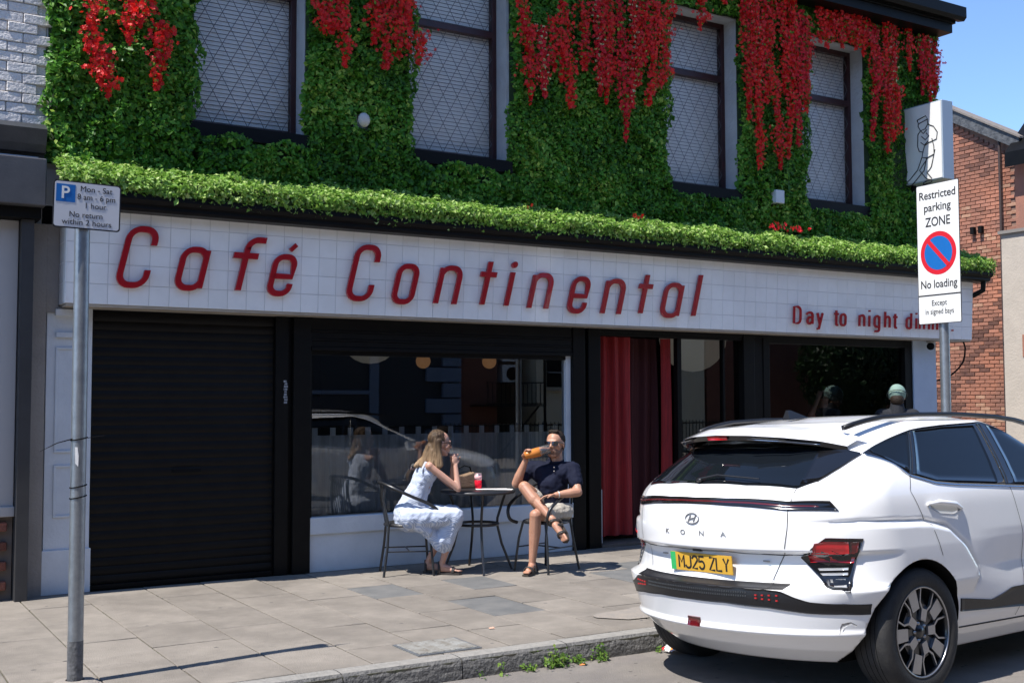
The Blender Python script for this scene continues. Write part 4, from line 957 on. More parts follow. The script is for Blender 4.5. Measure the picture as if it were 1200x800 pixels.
# tail lamps
for s in (1,-1):
    q=lambda P:[(a+(.07 if s==1 else 0),s*b,c) for a,b,c in P]
    tl=patch('tail_lamp',q([(-.620,.605,.782),(-.600,.69,.85),(-.575,.735,.885),(-.43,.862,.878)]),q([(-.624,.605,.774),(-.600,.70,.68),(-.585,.775,.602),(-.525,.838,.602)]),16,12,.006,CARB)
    def sub(t,b,m,nm,off=.0085,nu=8): patch(nm,q(t),q(b),nu,4,off,m,parent=tl)
    sub([(-.60,.68,.855),(-.575,.735,.866),(-.50,.82,.862)],[(-.612,.66,.80),(-.57,.735,.80),(-.50,.825,.795)],LRED,'red_lens')
    sub([(-.49,.825,.862),(-.453,.85,.862)],[(-.497,.825,.795),(-.465,.845,.795)],DRED,'dark_lens',.008,4)
    sub([(-.613,.645,.785),(-.57,.735,.783),(-.47,.843,.78)],[(-.61,.655,.752),(-.57,.735,.755),(-.48,.84,.752)],LRED,'red_bar',.0095)
    sub([(-.600,.69,.725),(-.505,.822,.73)],[(-.595,.70,.712),(-.508,.822,.717)],LCLR,'clear_bar',.0085,5)
    sub([(-.595,.70,.700),(-.51,.822,.705)],[(-.590,.715,.688),(-.513,.822,.692)],LCLR,'clear_bar',.0085,5)
    sub([(-.59,.735,.672),(-.525,.815,.675)],[(-.575,.775,.622),(-.53,.825,.622)],LCLR,'clear_lens',.0085,5)
# black step across the bumper with red reflectors, side band
bs_=patch('bumper_strip',sym([(-.872,0,.611),(-.862,.2,.611),(-.785,.50,.611),(-.755,.555,.607),(-.715,.62,.575),(-.67,.68,.553),(-.55,.82,.540),(-.417,.90,.530)]),sym([(-.876,0,.522),(-.86,.25,.520),(-.766,.485,.512),(-.70,.62,.494),(-.667,.665,.489),(-.55,.82,.480),(-.412,.89,.478)]),110,9,.004,CARP)
dot=MB()
for r_ in range(2):
    for k in range(-26,27):
        yy=k*.0155; zz=.592-.022*r_; l,n,_,_=cbvh.find_nearest(Vector((-.9,yy,zz)))
        o_=l+n*.0045; dot.box((o_.x-.004,o_.y-.003,o_.z-.004),(o_.x+.003,o_.y+.003,o_.z+.004))
dot.build('grip_texture',mat('grey_dots',(.06,.065,.07),.4),bs_)
for s in (1,-1):
    for zz in (.582,.556):
        d_=MB()
        for k in range(4):
            yy=s*(.47+.022*k); l,n,_,_=cbvh.find_nearest(Vector((-.9+.2*k/4,yy,zz))); o_=l+n*.005; d_.box((o_.x-.003,o_.y-.007,o_.z-.004),(o_.x+.003,o_.y+.007,o_.z+.004))
        d_.build('reflector',LRED,bs_)
patch('fog_lamp',[(-.838,.047,.425),(-.838,-.047,.425)],[(-.846,.047,.373),(-.846,-.047,.373)],5,4,.007,DRED)
patch('scuff_mark',[(-.55,-.80,.43),(-.51,-.83,.44),(-.48,-.85,.42)],[(-.56,-.79,.39),(-.51,-.83,.425),(-.48,-.85,.41)],8,3,.0003,mat('grey_scuff',(.28,.28,.28),.8,(.6,.6,.6),ns=60))
# spoiler
spt=[(-.30,0,1.500),(-.27,.25,1.490),(-.20,.43,1.465),(-.12,.56,1.435),(-.05,.640,1.398)]
spl=[(-.60,0,1.440),(-.57,.22,1.434),(-.48,.40,1.418),(-.335,.53,1.395),(-.20,.615,1.362)]
spb=[(x+.015,y,z-.030) for x,y,z in spl]; spu=[(-.44,0,1.395),(-.40,.22,1.39),(-.33,.40,1.375),(-.25,.50,1.36),(-.13,.64,1.325)]
rows_=[resample(sym(P),41) for P in (spt,[( (a[0]+b[0])/2,(a[1]+b[1])/2,(a[2]+b[2])/2+.014) for a,b in zip(spt,spl)],spl,spb,spu)]
mb=MB(); 
for r_ in range(4):
    V=rows_[r_]+rows_[r_+1]; mb.add(V,[(i,i+1,41+i+1,41+i) for i in range(40)],0 if r_<2 else 1,r_!=2)
mb.build('spoiler',[CARW,CARB],car)
patch('high_brake_lamp',[(-.605,.075,1.436),(-.605,-.075,1.436)],[(-.592,.075,1.412),(-.592,-.075,1.412)],3,2,.0,LRED,snap=False)
patch('light_trim',[(-.588,.22,1.418),(-.50,.40,1.404),(-.335,.538,1.38)],[(-.58,.22,1.411),(-.495,.395,1.396),(-.333,.534,1.374)],9,2,.0,CHR,snap=False,mirror=True)
# wiper
wp=MB().tube([(-.735,.03,1.19),(-.712,-.1,1.215),(-.675,-.38,1.195)],[.008,.006,.004],6).ell((-.735,.02,1.185),(.014,.022,.012))
wp.build('wiper',CARP,car)
# antenna fin, roof rails
af=MB(); P=[(.02,1.525),(.20,1.538),(.06,1.585),(.03,1.585)]; V=[]
af.add([(a,-.03,z) for a,z in P[:2]]+[(a,.03,z) for a,z in P[:2]]+[(a,-.006,z) for a,z in P[2:]]+[(a,.006,z) for a,z in P[2:]],[(0,1,4,5),(2,7,6,3),(0,5,7,2),(1,3,6,4),(4,6,7,5),(0,2,3,1)])
af.build('antenna_fin',CARP,car)
for s in (1,-1):
    R_=[(-.16,s*.565,1.478),(-.03,s*.575,1.508),(.15,s*.585,1.536),(.5,s*.59,1.551),(.9,s*.59,1.551),(1.3,s*.59,1.536),(1.6,s*.58,1.51),(1.75,s*.57,1.485)]
    V=[];R2=resample(R_,24)
    for p in R2: V+=[p+Vector((0,-.015,0)),p+Vector((0,.015,0)),p+Vector((0,.012,-.026)),p+Vector((0,-.012,-.026))]
    MB().add(V,[(4*i+a,4*i+(a+1)%4,4*i+4+(a+1)%4,4*i+4+a) for i in range(23) for a in range(4)]+[(0,3,2,1),(92,93,94,95)],0,True).build('roof_rail',CARP,car)
# side windows
for s in (1,-1):
    q=lambda P:[(a,s*b,c) for a,b,c in P]
    dlo=patch('window_surround',q([(-.137,.668,1.321),(-.03,.67,1.365),(.103,.669,1.400),(.315,.667,1.447),(.635,.655,1.470),(1.1,.63,1.478),(1.35,.66,1.44),(1.75,.74,1.30),(2.02,.83,1.12)]),q([(-.135,.675,1.314),(-.04,.75,1.262),(.057,.826,1.198),(.26,.853,1.152),(.456,.862,1.134),(1.159,.875,1.094),(1.6,.87,1.08),(2.02,.83,1.09)]),90,12,.003,CARB)
    patch('chrome_strip',q([(-.135,.675,1.314),(-.04,.75,1.262),(.057,.826,1.198),(.26,.853,1.152),(.456,.862,1.134),(1.159,.875,1.094),(1.6,.87,1.08),(2.02,.83,1.09)]),q([(-.135,.690,1.296),(-.04,.762,1.248),(.057,.832,1.184),(.26,.858,1.137),(.456,.864,1.120),(1.159,.875,1.080),(1.6,.87,1.066),(2.02,.83,1.075)]),70,3,.006,CHR)
    def win(t,b,nu=24,nm='side_window'): patch(nm,q(t),q(b),nu,10,.006,CGL,parent=dlo)
    win([(-.09,.672,1.330),(.10,.672,1.390),(.275,.672,1.425)],[(-.085,.69,1.318),(.0,.79,1.25),(.075,.82,1.215)],14,'quarter_window')
    win([(.33,.672,1.432),(.635,.664,1.455),(.98,.66,1.462)],[(.125,.825,1.195),(.28,.855,1.160),(.88,.868,1.125)])
    win([(1.12,.66,1.458),(1.35,.68,1.425),(1.68,.74,1.30),(1.85,.80,1.17)],[(1.06,.868,1.115),(1.5,.872,1.10),(1.85,.85,1.10)])
    patch('door_pillar',q([(1.03,.655,1.472),(1.06,.655,1.472)],),q([(.955,.868,1.11),(.985,.868,1.11)]),3,10,.008,CARP,parent=dlo)
    patch('door_pillar',q([(.285,.672,1.436),(.305,.672,1.438)],),q([(.06,.828,1.20),(.085,.828,1.196)]),3,10,.008,CARP,parent=dlo)
    # handle: flat patch, the cup's shade put into its grey, bar over it
    patch('handle_cup_shade',q([(.13,.886,1.020),(.22,.887,1.034),(.38,.889,1.022),(.45,.889,1.005)]),q([(.14,.886,1.010),(.23,.889,.975),(.36,.892,.963),(.44,.891,.985)]),14,5,.0025,mat('cup_shade_grey',(.38,.39,.40),.3,coat=.5) if s==1 else bpy.data.materials['cup_shade_grey'])
    MB().tube([(.12,s*.893,1.030),(.20,s*.915,1.040),(.35,s*.918,1.022),(.445,s*.895,.992)],[.008,.015,.015,.009],8).build('door_handle',CARW,car)
    # black cladding on the sill with a kick-up, lower sill
    patch('side_cladding',q([(.379,.92,.487),(.70,.893,.452),(.83,.893,.480),(.92,.895,.505),(1.2,.895,.505),(2.25,.895,.46)]),q([(.39,.89,.415),(1.08,.866,.380),(2.25,.87,.37)]),60,6,.008,CARP)
    patch('sill_line',q([(.42,.86,.318),(2.2,.85,.29)]),q([(.42,.858,.311),(2.2,.848,.283)]),10,2,.004,GAP)
    patch('door_mirror',q([(1.75,.95,1.17),(1.95,.95,1.16)]),q([(1.78,.98,1.05),(1.95,.97,1.05)]),4,4,.12,CARW)
patch('windscreen',[(1.56,.55,1.45),(1.62,0,1.475),(1.56,-.55,1.45)],[(2.22,.62,1.10),(2.42,0,1.075),(2.22,-.62,1.10)],30,12,.003,CGL)
# plate, logo and lettering on the tailgate
pm_=Matrix.Translation((-.785,-.02,.722))@Matrix.Scale(.92,4)@Matrix.Rotation(math.radians(-4),4,'Y')@Matrix(((0,0,-1,0),(-1,0,0,0),(0,1,0,0),(0,0,0,1)))
def cp(M,x0,x1,y0,y1,z0,z1): return MB().box((x0,y0,z0),(x1,y1,z1),M=M)
plt=cp(pm_,-.258,.262,-.056,.056,0,.006).build('number_plate',mat('plate_yellow',(.62,.35,.035),.45),car)
cp(pm_,-.258,-.215,-.0555,.0555,.0062,.0068).build('green_band',mat('plate_green',(.03,.42,.12),.4),plt)
PK=mat('plate_black',(.012,.012,.012),.5)
def pglyph(ch):
    w,h=.044,.076
    if ch=='M': return [[(0,0),(0,h),(w*.5,h*.42),(w,h),(w,0)]]
    if ch=='J': return [[(w,h),(w,.018)]+arc(w*.5,.018,w*.5,.018,0,-180,8)]
    if ch=='2': return [arc(w*.5,h-.022,w*.5,.022,170,-10,8)+[(0,0),(w,0)]]
    if ch=='5': return [[(w*.95,h),(0.003,h),(0,h*.55)]+arc(w*.5,.024,w*.5,.024,115,-160,10)]
    if ch=='Z': return [[(0,h),(w,h),(0,0),(w,0)]]
    if ch=='L': return [[(0,h),(0,0),(w,0)]]
    if ch=='Y': return [[(0,h),(w*.5,h*.48),(w,h)],[(w*.5,h*.48),(w*.5,0)]]
pt_=MB()
for ch,xx in zip('MJ25ZLY',(-.186,-.128,-.070,-.012,.076,.134,.192)):
    for k,P in enumerate(pglyph(ch)): stroke(pt_,P,.0066,.0068,.0074+.0001*k,lambda p,y:pm_@Vector((xx+p[0],p[1]-.038,y)))
pt_.build('plate_text',PK,plt)
BDG=mat('badge_silver',(.33,.33,.34),.35,metal=.7)
def onrear(y,z,off): 
    l,n,_,_=cbvh.ray_cast(Vector((-2,y,z)),Vector((1,0,0))); return l+n*off
lg=MB(); lg.tube([onrear(.052*math.cos(t),.972+.029*math.sin(t),.004) for t in np.linspace(0,2*math.pi,29)[:-1]],.0035,6,closed=True)
for dy in (-.02,.02): lg.tube([onrear(-(dy-.008),.972-.018,.004),onrear(-(dy+.008),.972+.018,.004)],.0045,6)
lg.tube([onrear(.018,.968,.004),onrear(-.018,.976,.004)],.004,6)
lg.build('badge',BDG,car)
kn=MB()
for ch,yy in zip('KONA',(.215,.075,-.073,-.222)):
    V,Fc,wd=text_mesh(ch,.038,.001,.0003,1.35); zz=.893; l=onrear(yy,zz,.002)
    ym=(min(v.y for v in V)+max(v.y for v in V))/2
    kn.add([onrear(yy-v.x,zz+v.y-ym,.0015+.0015*(v.z>0)) for v in V],Fc)
kn.build('model_lettering',BDG,car)
for yy in (.30,-.42):
    kn=MB(); kn.box((onrear(yy,.752,.002).x-.001,yy-.035,.748),(onrear(yy,.752,.002).x+.004,yy+.035,.756)); kn.build('small_badge',BDG,car)
MB().box((-.80,-.03,.786),(-.78,.03,.798)).build('release_button',CARP,car)
# wheels
def wheel(x,s):
    ty=MB(); R=.347; w=.118
    prof=[(.245,w-.012),(.262,w-.002),(.30,w),(.333,w-.012),(R-.003,w-.035),(R,w-.055),(R,-w+.055),(R-.003,-w+.035),(.333,-w+.012),(.30,-w),(.245,-w+.01)]
    prof=[(r,z*s) for r,z in prof]
    t=MB().lathe(prof,(0,0,0),56,axis='Y')
    o=t.build('wheel',RUB,car,loc=(x,s*.795,.347)) if False else None
    root=t.build('tyre',RUB,car); root.location=(x,s*.795,.347)
    gr=MB()
    for k in (-.05,-.02,.015,.05): gr.lathe([(R+.0006,k-.002),(R+.0006,k+.002)],seg=56,axis='Y')
    gr.build('tread_groove',BLACKM,root)
    dish=MB().lathe([(r,z*s) for r,z in [(.247,w-.010),(.243,w-.006),(.236,w-.012),(.232,w-.05),(.225,-.02),(.001,-.02)]],seg=48,axis='Y'); dish.build('rim',[RIMB],root)
    MB().lathe([(r,z*s) for r,z in [(.245,w-.008),(.2365,w-.005),(.2355,w-.012)]],seg=48,axis='Y').build('rim_edge',RIMS,root)
    sp=MB(); sl_=MB(); yo=s*(w-.022)
    def P2(r,a,y): return (r*math.cos(a),y,r*math.sin(a))
    def quad(mb,pts,y0,y1): 
        V=[(p[0],y0,p[1]) for p in pts]; mb.prism(V,(0,y1-y0,0))
    for k in range(5):
        a0=math.radians(72*k+18+90); c,s_=math.cos(a0),math.sin(a0)
        tr=lambda r,t:(r*c-t*s_,r*s_+t*c)
        # broad outer block
        quad(sl_,[tr(.124,-.030),tr(.124,.034),tr(.224,.040),tr(.228,-.036)],yo-s*.012,yo+s*.004)
        quad(sp,[tr(.05,-.016),tr(.05,.016),tr(.23,.042),tr(.235,-.036)],yo-s*.05,yo-s*.0125)
        a1=a0+math.radians(36); c,s_=math.cos(a1),math.sin(a1)
        quad(sl_,[tr(.060,-.023),tr(.060,.023),tr(.125,.026),tr(.125,-.026)],yo-s*.012,yo+s*.003)
        for u in (1,-1):
            quad(sl_,[tr(.118,u*.012),tr(.118,u*.026),tr(.150,u*.054),tr(.232,u*.064),tr(.234,u*.056),tr(.156,u*.045)][::u],yo-s*.012,yo+s*.0025)
        quad(sp,[tr(.045,-.028),tr(.045,.028),tr(.15,.03),tr(.15,-.03)],yo-s*.05,yo-s*.0125)
    sp.build('dark_spokes',RIMB,root); sl_.build('machined_spokes',RIMS,root)
    MB().lathe([(.001,yo+s*.004),(.030,yo+s*.003),(.034,yo-s*.01),(.062,yo-s*.012),(.064,yo-s*.04)],seg=24,axis='Y').build('hub_cap',RIMB,root)
    nu=MB()
    for k in range(5): nu.lathe([(.001,yo-s*.002),(.0085,yo-s*.002),(.009,yo-s*.02)],(.047*math.cos(k*1.257+.6),0,.047*math.sin(k*1.257+.6)),8,axis='Y')
    nu.build('wheel_nuts',RIMS,root)
for x in (0,2.66):
    for s in (1,-1): wheel(x,s)
MB().box((-.35,-.62,.19),(3.0,.62,.27)).build('underbody',BLACKM,car)
for s in (1,-1): patch('headlamp',[(3.1,s*.72,.78),(3.4,s*.4,.78)],[(3.15,s*.75,.66),(3.45,s*.42,.66)],6,4,.01,LCLR)
# ---------------------------------------------------------------- signs and posts
SW=mat('sign_white',(.56,.57,.60),.45); SW2=mat('sign_bright_white',(.74,.74,.72),.45); SK=mat('sign_black',(.015,.015,.018),.5); SB=mat('sign_blue',(.01,.13,.42),.4); SR=mat('sign_red',(.60,.015,.03),.4); SG_=mat('sign_back_grey',(.10,.10,.11),.6)
pp=empty('parking_post',(-.75,-2.92,0),'grey galvanised post at the left with the blue P parking hours plate','sign post')
part('post',MB().tube([(-.75,-2.92,-.1),(-.752,-2.92,2.80)],.042,20),STEEL,pp)
part('painted_foot',MB().tube([(-.75,-2.92,-.05),(-.75,-2.92,.235)],.0428,20,cap=False),mat('scuffed_dark_steel',(.07,.072,.075),.6,(.15,.15,.155),ns=25,nd=7,bump=.3),pp)
part('mortar_collar',MB().lathe([(.13,.0),(.11,.012),(.05,.02)],(-.75,-2.92,0),16),bpy.data.materials['pinkish_mortar'],pp)
tie=MB()
for z in (1.355,1.09,1.03): tie.tube([(-.75+.045*math.cos(t),-2.92+.045*math.sin(t),z+.008*math.cos(t)) for t in np.linspace(0,2*math.pi,17)[:-1]],.0035,5,closed=True)
tie.tube([(-.79,-2.94,1.355),(-.87,-2.95,1.335),(-.96,-2.95,1.29)],[.0035,.003,.001],5); tie.tube([(-.71,-2.95,1.36),(-.62,-2.96,1.372)],.002,5)
part('cable_tie',tie,BLACKM,pp)
stc=MB(); stc.tube([(-.75,-2.92,1.20),(-.75,-2.92,1.31)],.0432,20,cap=False); part('paint_scrap',MB().add([(-.775,-2.957,1.22),(-.76,-2.9635,1.20),(-.757,-2.9635,1.26),(-.765,-2.9620,1.31),(-.778,-2.955,1.31)],[(0,1,2,3,4)]),mat('pale_scrap',(.6,.6,.6),.7),pp)
def plate(parent,cx,cz,w,h,y,m,border,r=.018,rot=None,name='plate',bw=.0075,b_off=.0035):
    def rr(w,h,r): 
        P=[]
        for sx,sz,a in ((1,1,0),(-1,1,90),(-1,-1,180),(1,-1,270)):
            for k in range(5): t=math.radians(a+k*22.5); P.append((sx*(w/2-r)+r*math.cos(t),sz*(h/2-r)+r*math.sin(t)))
        return P
    M=rot or Matrix.Translation((cx,y,cz))
    f=lambda P,d:[M@Vector((p[0],d,p[1])) for p in P]
    a=MB().prism(f(rr(w,h,r),0),M.to_3x3()@Vector((0,.003,0)),0); part(name+'_border',a,border,parent)
    b=MB().prism(f(rr(w-2*bw,h-2*bw,r*.8),-.0012),M.to_3x3()@Vector((0,.001,0)),0); part(name,b,m,parent)
    return M
def stext(parent,txt,size,M,x,z,m=None,bold=.0,sx=1.,width=None,d=-.0022):
    V,Fc,wd=text_mesh(txt,size,.0004,bold,sx); k=1 if width is None else width/wd
    part('lettering',MB().add([M@Vector((x+v.x*k,d-v.z,z+v.y)) for v in V],Fc),m or SK,parent)
M=Matrix.Translation((-.738,-2.975,2.668))@Matrix.Rotation(math.radians(1.0),4,'Y')
plate(pp,0,0,.366,.268,0,SW,SK,rot=M)
part('blue_square',MB().prism([M@Vector(p) for p in ((-.168,-.0022,.012),(-.066,-.0022,.012),(-.066,-.0022,.112),(-.168,-.0022,.112))],M.to_3x3()@Vector((0,.0008,0))),SB,pp)
stext(pp,'P',.098,M,-.117,.062,SW2,.0015,.95,d=-.0035)
for t,x,z,w_ in (('Mon - Sat',.048,.093,.172),('8 am - 6 pm',.048,.047,.205),('1 hour',.048,.000,.112),('No return',-.005,-.055,.178),('within 2 hours',.0,-.098,.268)): stext(pp,t,.046,M,x,z,width=w_)
part('clamp',MB().box((-.80,-2.972,2.60),(-.70,-2.90,2.63)).box((-.80,-2.972,2.72),(-.70,-2.90,2.75)),STEEL,pp)
# restricted zone sign, turned across the street
rp=empty('zone_post',(6.36,-3.2,0),'grey post behind the white car with the Restricted parking ZONE sign','sign post')
part('post',MB().tube([(6.36,-3.2,-.1),(6.36,-3.2,3.38)],.042,20),STEEL,rp)
ang=math.radians(-90-2)
M=Matrix.Translation((6.30,-3.205,2.845))@Matrix.Rotation(ang,4,'Z')
plate(rp,0,0,.455,1.235,0,SW2,SK,rot=M,r=.012,bw=.006)
part('divider',MB().prism([M@Vector(p) for p in ((-.222,-.0022,-.372),(.222,-.0022,-.372),(.222,-.0022,-.360),(-.222,-.0022,-.360))],M.to_3x3()@Vector((0,.0008,0))),SK,rp)
for t,z,sz,w_ in (('Restricted',.515,.10,.385),('parking',.405,.10,.285),('ZONE',.275,.115,.265),('No loading',-.272,.10,.385),('Except',-.437,.068,.16),('in signed bays',-.512,.068,.30)): stext(rp,t,sz,M,0,z,bold=.0012 if sz>.08 else .0003,width=w_)
def disc(r0,r1,d,m,nm,cz=.0):
    a=[M@Vector((r1*math.cos(t),d,cz+r1*math.sin(t))) for t in np.linspace(0,2*math.pi,49)[:-1]]
    part(nm,MB().prism(a,M.to_3x3()@Vector((0,.0006,0))),m,rp)
disc(0,.190,-.0022,SR,'red_ring',.0); disc(0,.148,-.0032,SB,'blue_disc',.0)
c,s_=math.cos(math.radians(-47)),math.sin(math.radians(-47)); h=.019
part('red_slash',MB().prism([M@Vector((a*.155*c-b*h*s_,-.0042,a*.155*s_+b*h*c)) for a,b in ((-1,-1),(1,-1),(1,1),(-1,1))],M.to_3x3()@Vector((0,.0006,0))),SR,rp)
part('clamp',MB().box((6.302,-3.26,2.5),(6.40,-3.14,2.53)).box((6.302,-3.26,3.2),(6.40,-3.14,3.23)),STEEL,rp)
# projecting box sign
bx=empty('box_sign',(10.3,.3,4.9),'white projecting box sign with a line drawing of a striding waiter, at the ivy corner','sign')
part('case',MB().box((10.20,-.28,4.40),(10.41,.34,5.42)),mat('box_sign_grey',(.33,.40,.47),.45),bx,bevel=.006)
part('face',MB().box((10.193,-.265,4.415),(10.199,.325,5.405)),SW2,bx)
part('bracket',MB().box((10.28,.30,4.55),(10.33,.37,4.65)).box((10.28,.30,5.15),(10.33,.37,5.25)).tube([(10.3,.25,4.39),(10.3,.36,4.3)],.03,8),BLACKM,bx)
ln_=MB()
def fp(u,v): return (10.190,.325-.59*u,5.405-.99*v)     # u right, v down on the face
def pl_(P,r=.0065): ln_.tube([fp(a,b) for a,b in P],r,5)
k=lambda P:[((x-1058)/41.,(y-128)/90.) for x,y in P]
pl_(k([(1073.5,144.5),(1083,141.5),(1085,146),(1075,149),(1073.5,144.5)]),.007); pl_(k([(1075,149),(1074.5,152),(1077,158),(1082,157),(1085,152),(1085,146)]))
pl_(k([(1077,158),(1074,162),(1073.5,176),(1075,182),(1079,184),(1078,190),(1083,192),(1091,189),(1092,184)])); pl_(k([(1085,152),(1091,156),(1095,164),(1094,172),(1086,174),(1081,177),(1079,184)]))
pl_(k([(1091,189),(1091,180),(1089,170)])); pl_(k([(1078,165),(1082,170),(1086,166),(1083,162)])); pl_(k([(1077,172),(1081,176),(1085,172)])); pl_(k([(1077,158),(1080,162),(1084,158)]))
pl_(k([(1078,190),(1073,204),(1064,214),(1060.5,216),(1059,210)])); pl_(k([(1083,192),(1080,206),(1070,217),(1066,221),(1059,221),(1058.5,218),(1062,217)])); pl_(k([(1084,192),(1075,205),(1082,216),(1087,219)])); pl_(k([(1091,189),(1088,203),(1086,206),(1083,209),(1088,217)]))
pl_(k([(1079,223),(1079,220.5),(1086,218),(1088,219),(1088,221.5),(1079,223)]),.008)
part('waiter_drawing',ln_,SK,bx)
# cctv, cable, wall fittings
cc=empty('security_camera',(10.3,.1,2.28),'small dark dome security camera under the right end of the fascia','camera')
part('base',MB().lathe([(.001,0),(.055,0),(.055,-.03),(.001,-.03)],(10.40,.14,2.345),14),mat('camera_grey',(.3,.3,.3),.5),cc)
part('lens',MB().ell((10.38,.12,2.27),(.05,.05,.05)),BLACKM,cc)
cb=empty('hanging_cable',(11.1,.3,2.1),'black cable looping down from the right end of the fascia','cable')
part('cable',MB().tube([(10.65,.60,1.83),(10.72,.56,1.822),(10.8,.5,1.82),(10.9,.43,1.835),(11.0,.36,1.87),(11.08,.32,1.925),(11.15,.28,2.0),(11.2,.25,2.08),(11.20,.22,2.17),(11.16,.18,2.27),(11.06,.14,2.38)],.012,6),BLACKM,cb)
ft=empty('outdoor_tap',(10.7,.5,1.5),'small dark fitting on the end of the white pier above the car roof','fitting')
part('case',MB().box((10.65,.42,1.46),(10.72,.52,1.56)),BLACKM,ft)
# ---------------------------------------------------------------- terrace furniture
CM=mat('black_tubular_metal',(.016,.016,.017),.32,coat=.3,bump=.04,bs=200)
WV=mat('black_woven_seat',(.02,.02,.021),.5,(.035,.035,.036),ns=90,bump=.6,bs=120)
def chair(loc,rz,label,sc=1.):
    c=empty('bistro_chair',loc,label,'chair','black bistro chairs at the round table',rz=rz); c.scale=(sc,sc,sc)
    B=lambda nm,mb,m:mb.build(nm,m,c)
    B('seat',MB().lathe([(.001,.445),(.19,.445),(.205,.452),(.205,.462),(.19,.468),(.001,.46)],seg=28),WV)
    B('seat_ring',MB().tube([(.21*math.cos(t),.21*math.sin(t),.45) for t in np.linspace(0,2*math.pi,29)[:-1]],.012,8,closed=True),CM)
    hoop=[(.175,-.205,.44),(.245,-.225,.47),(.262,-.24,.53),(.235,-.25,.595),(.15,-.255,.655),(.0,-.25,.72),(-.14,-.215,.785),(-.235,-.12,.825),(-.262,0,.835)]
    hoop=hoop+[(x,-y,z) for x,y,z in hoop[-2::-1]]
    P=[Vector(p) for p in hoop]; sm=[]
    for i in range(len(P)-1):
        p0,p1,p2,p3=P[max(i-1,0)],P[i],P[i+1],P[min(i+2,len(P)-1)]
        for k in range(4):
            t=k/4; sm.append(.5*((2*p1)+(-p0+p2)*t+(2*p0-5*p1+4*p2-p3)*t*t+(-p0+3*p1-3*p2+p3)*t**3))
    sm.append(P[-1]); B('arm_hoop',MB().tube(sm,.0155,10),CM)
    for sx,sy in ((1,1),(1,-1)): B('leg',MB().tube([(.17*sx,.135*sy,.45),(.19,.17*sy,.30),(.215,.205*sy,.0)],.0115,8),CM)
    for sy in (1,-1): B('leg',MB().tube([(-.215,.11*sy,.80),(-.235,.12*sy,.68),(-.185,.14*sy,.45),(-.20,.17*sy,.25),(-.235,.205*sy,.0)],.0115,8),CM)
    st=MB(); st.tube([(.20,.18,.22),(-.205,.17,.22)],.007,6); st.tube([(.20,-.18,.22),(-.205,-.17,.22)],.007,6); st.tube([(0,.175,.22),(0,-.175,.22)],.007,6); B('stretcher',st,CM)
    bk=MB()
    for k in range(-3,4):
        y=k*.032; bk.tube([(-.19,y*.9,.45),(-.225,y,.62),(-.25+.006*k*k*.3,y*1.02,.815)],.006,5)
    B('back_slats',bk,CM)
    return c
def orient(A,B): return math.atan2(B[1]-A[1],B[0]-A[0])
chair((2.62,-.25,0),math.radians(-20),'black bistro chair on the left, under the woman in the pale dress')
chair((3.80,-.755,0),math.radians(197),'black bistro chair on the right, under the man in the navy shirt')
TX,TY=3.255,-.43
tb=empty('bistro_table',(TX,TY,0),'round black metal bistro table between the two chairs','table')
part('table_top',MB().lathe([(.001,.722),(.30,.722),(.345,.716),(.352,.725),(.352,.736),(.345,.741),(.001,.741)],(TX,TY,0),44),mat('dark_table_top',(.02,.021,.024),.35,coat=.15),tb)
for a in (-110,-15,75,165):
    c,s=math.cos(math.radians(a)),math.sin(math.radians(a))
    part('leg',MB().tube([(TX+c*r,TY+s*r,z) for r,z in ((.27,.718),(.235,.62),(.19,.48),(.185,.42),(.23,.24),(.33,.0))],.0125,8),CM,tb)
part('ring',MB().tube([(TX+.187*math.cos(t),TY+.187*math.sin(t),.43) for t in np.linspace(0,2*math.pi,25)[:-1]],.014,6,closed=True),CM,tb)
# menu sheet, tumbler, bag
ms=empty('paper_menu',(3.42,-.50,.745),'white paper sheets lying flat on the right side of the round table','paper')
for k in range(3):
    M=Matrix.Translation((3.42-.02*k,-.50+.015*k,.7445+.0012*k))@Matrix.Rotation(math.radians(-38+7*k),4,'Z'); part('sheet',MB().box((-.148,-.06,0),(.148,.06,.0008),M=M),mat('paper_white',(.78,.76,.74),.7) if k==0 else bpy.data.materials['paper_white'],ms)
GLS=glass('pale_sheen_glass',(.93,.95,.95),.06,.08)
_t=GLS.node_tree; _o=_t.nodes['Material Output']; _s=_o.inputs['Surface'].links[0].from_socket; _d=_t.nodes.new('ShaderNodeBsdfDiffuse'); _d.inputs['Color'].default_value=(.75,.78,.78,1); _m=_t.nodes.new('ShaderNodeMixShader'); _m.inputs[0].default_value=.06; _t.links.new(_s,_m.inputs[1]); _t.links.new(_d.outputs[0],_m.inputs[2]); _t.links.new(_m.outputs[0],_o.inputs['Surface'])  # white diffuse layer mixed in, a painted stand-in for reflections on the glass
def liquid(n,c):
    m=mat(n,c,.1); m.node_tree.nodes['Principled BSDF'].inputs['Transmission Weight'].default_value=.0; m.node_tree.nodes['Principled BSDF'].inputs['IOR'].default_value=1.1; return m
dg_=empty('pink_drink',(3.30,-.36,.742),'tall tumbler of pink-red iced drink standing on the round table','drink')
part('tumbler',MB().lathe([(.001,.002),(.030,.002),(.036,.15),(.034,.15),(.028,.008),(.001,.008)],(3.30,-.36,.742),22),GLS,dg_)
part('drink',MB().lathe([(.001,.009),(.0312,.009),(.0345,.085),(.001,.085)],(3.30,-.36,.742),20),liquid('red_drink',(.60,.015,.035)),dg_)
part('ice',MB().lathe([(.001,.086),(.0346,.086),(.0362,.128),(.001,.13)],(3.30,-.36,.742),14),liquid('pink_foam',(.70,.40,.42)),dg_)
hb_=empty('handbag',(3.25,-.17,.742),'small tan handbag with a dark handle at the back of the round table','bag')
TAN=mat('tan_leather',(.30,.20,.12),.6,(.22,.14,.08),ns=20,bump=.3)
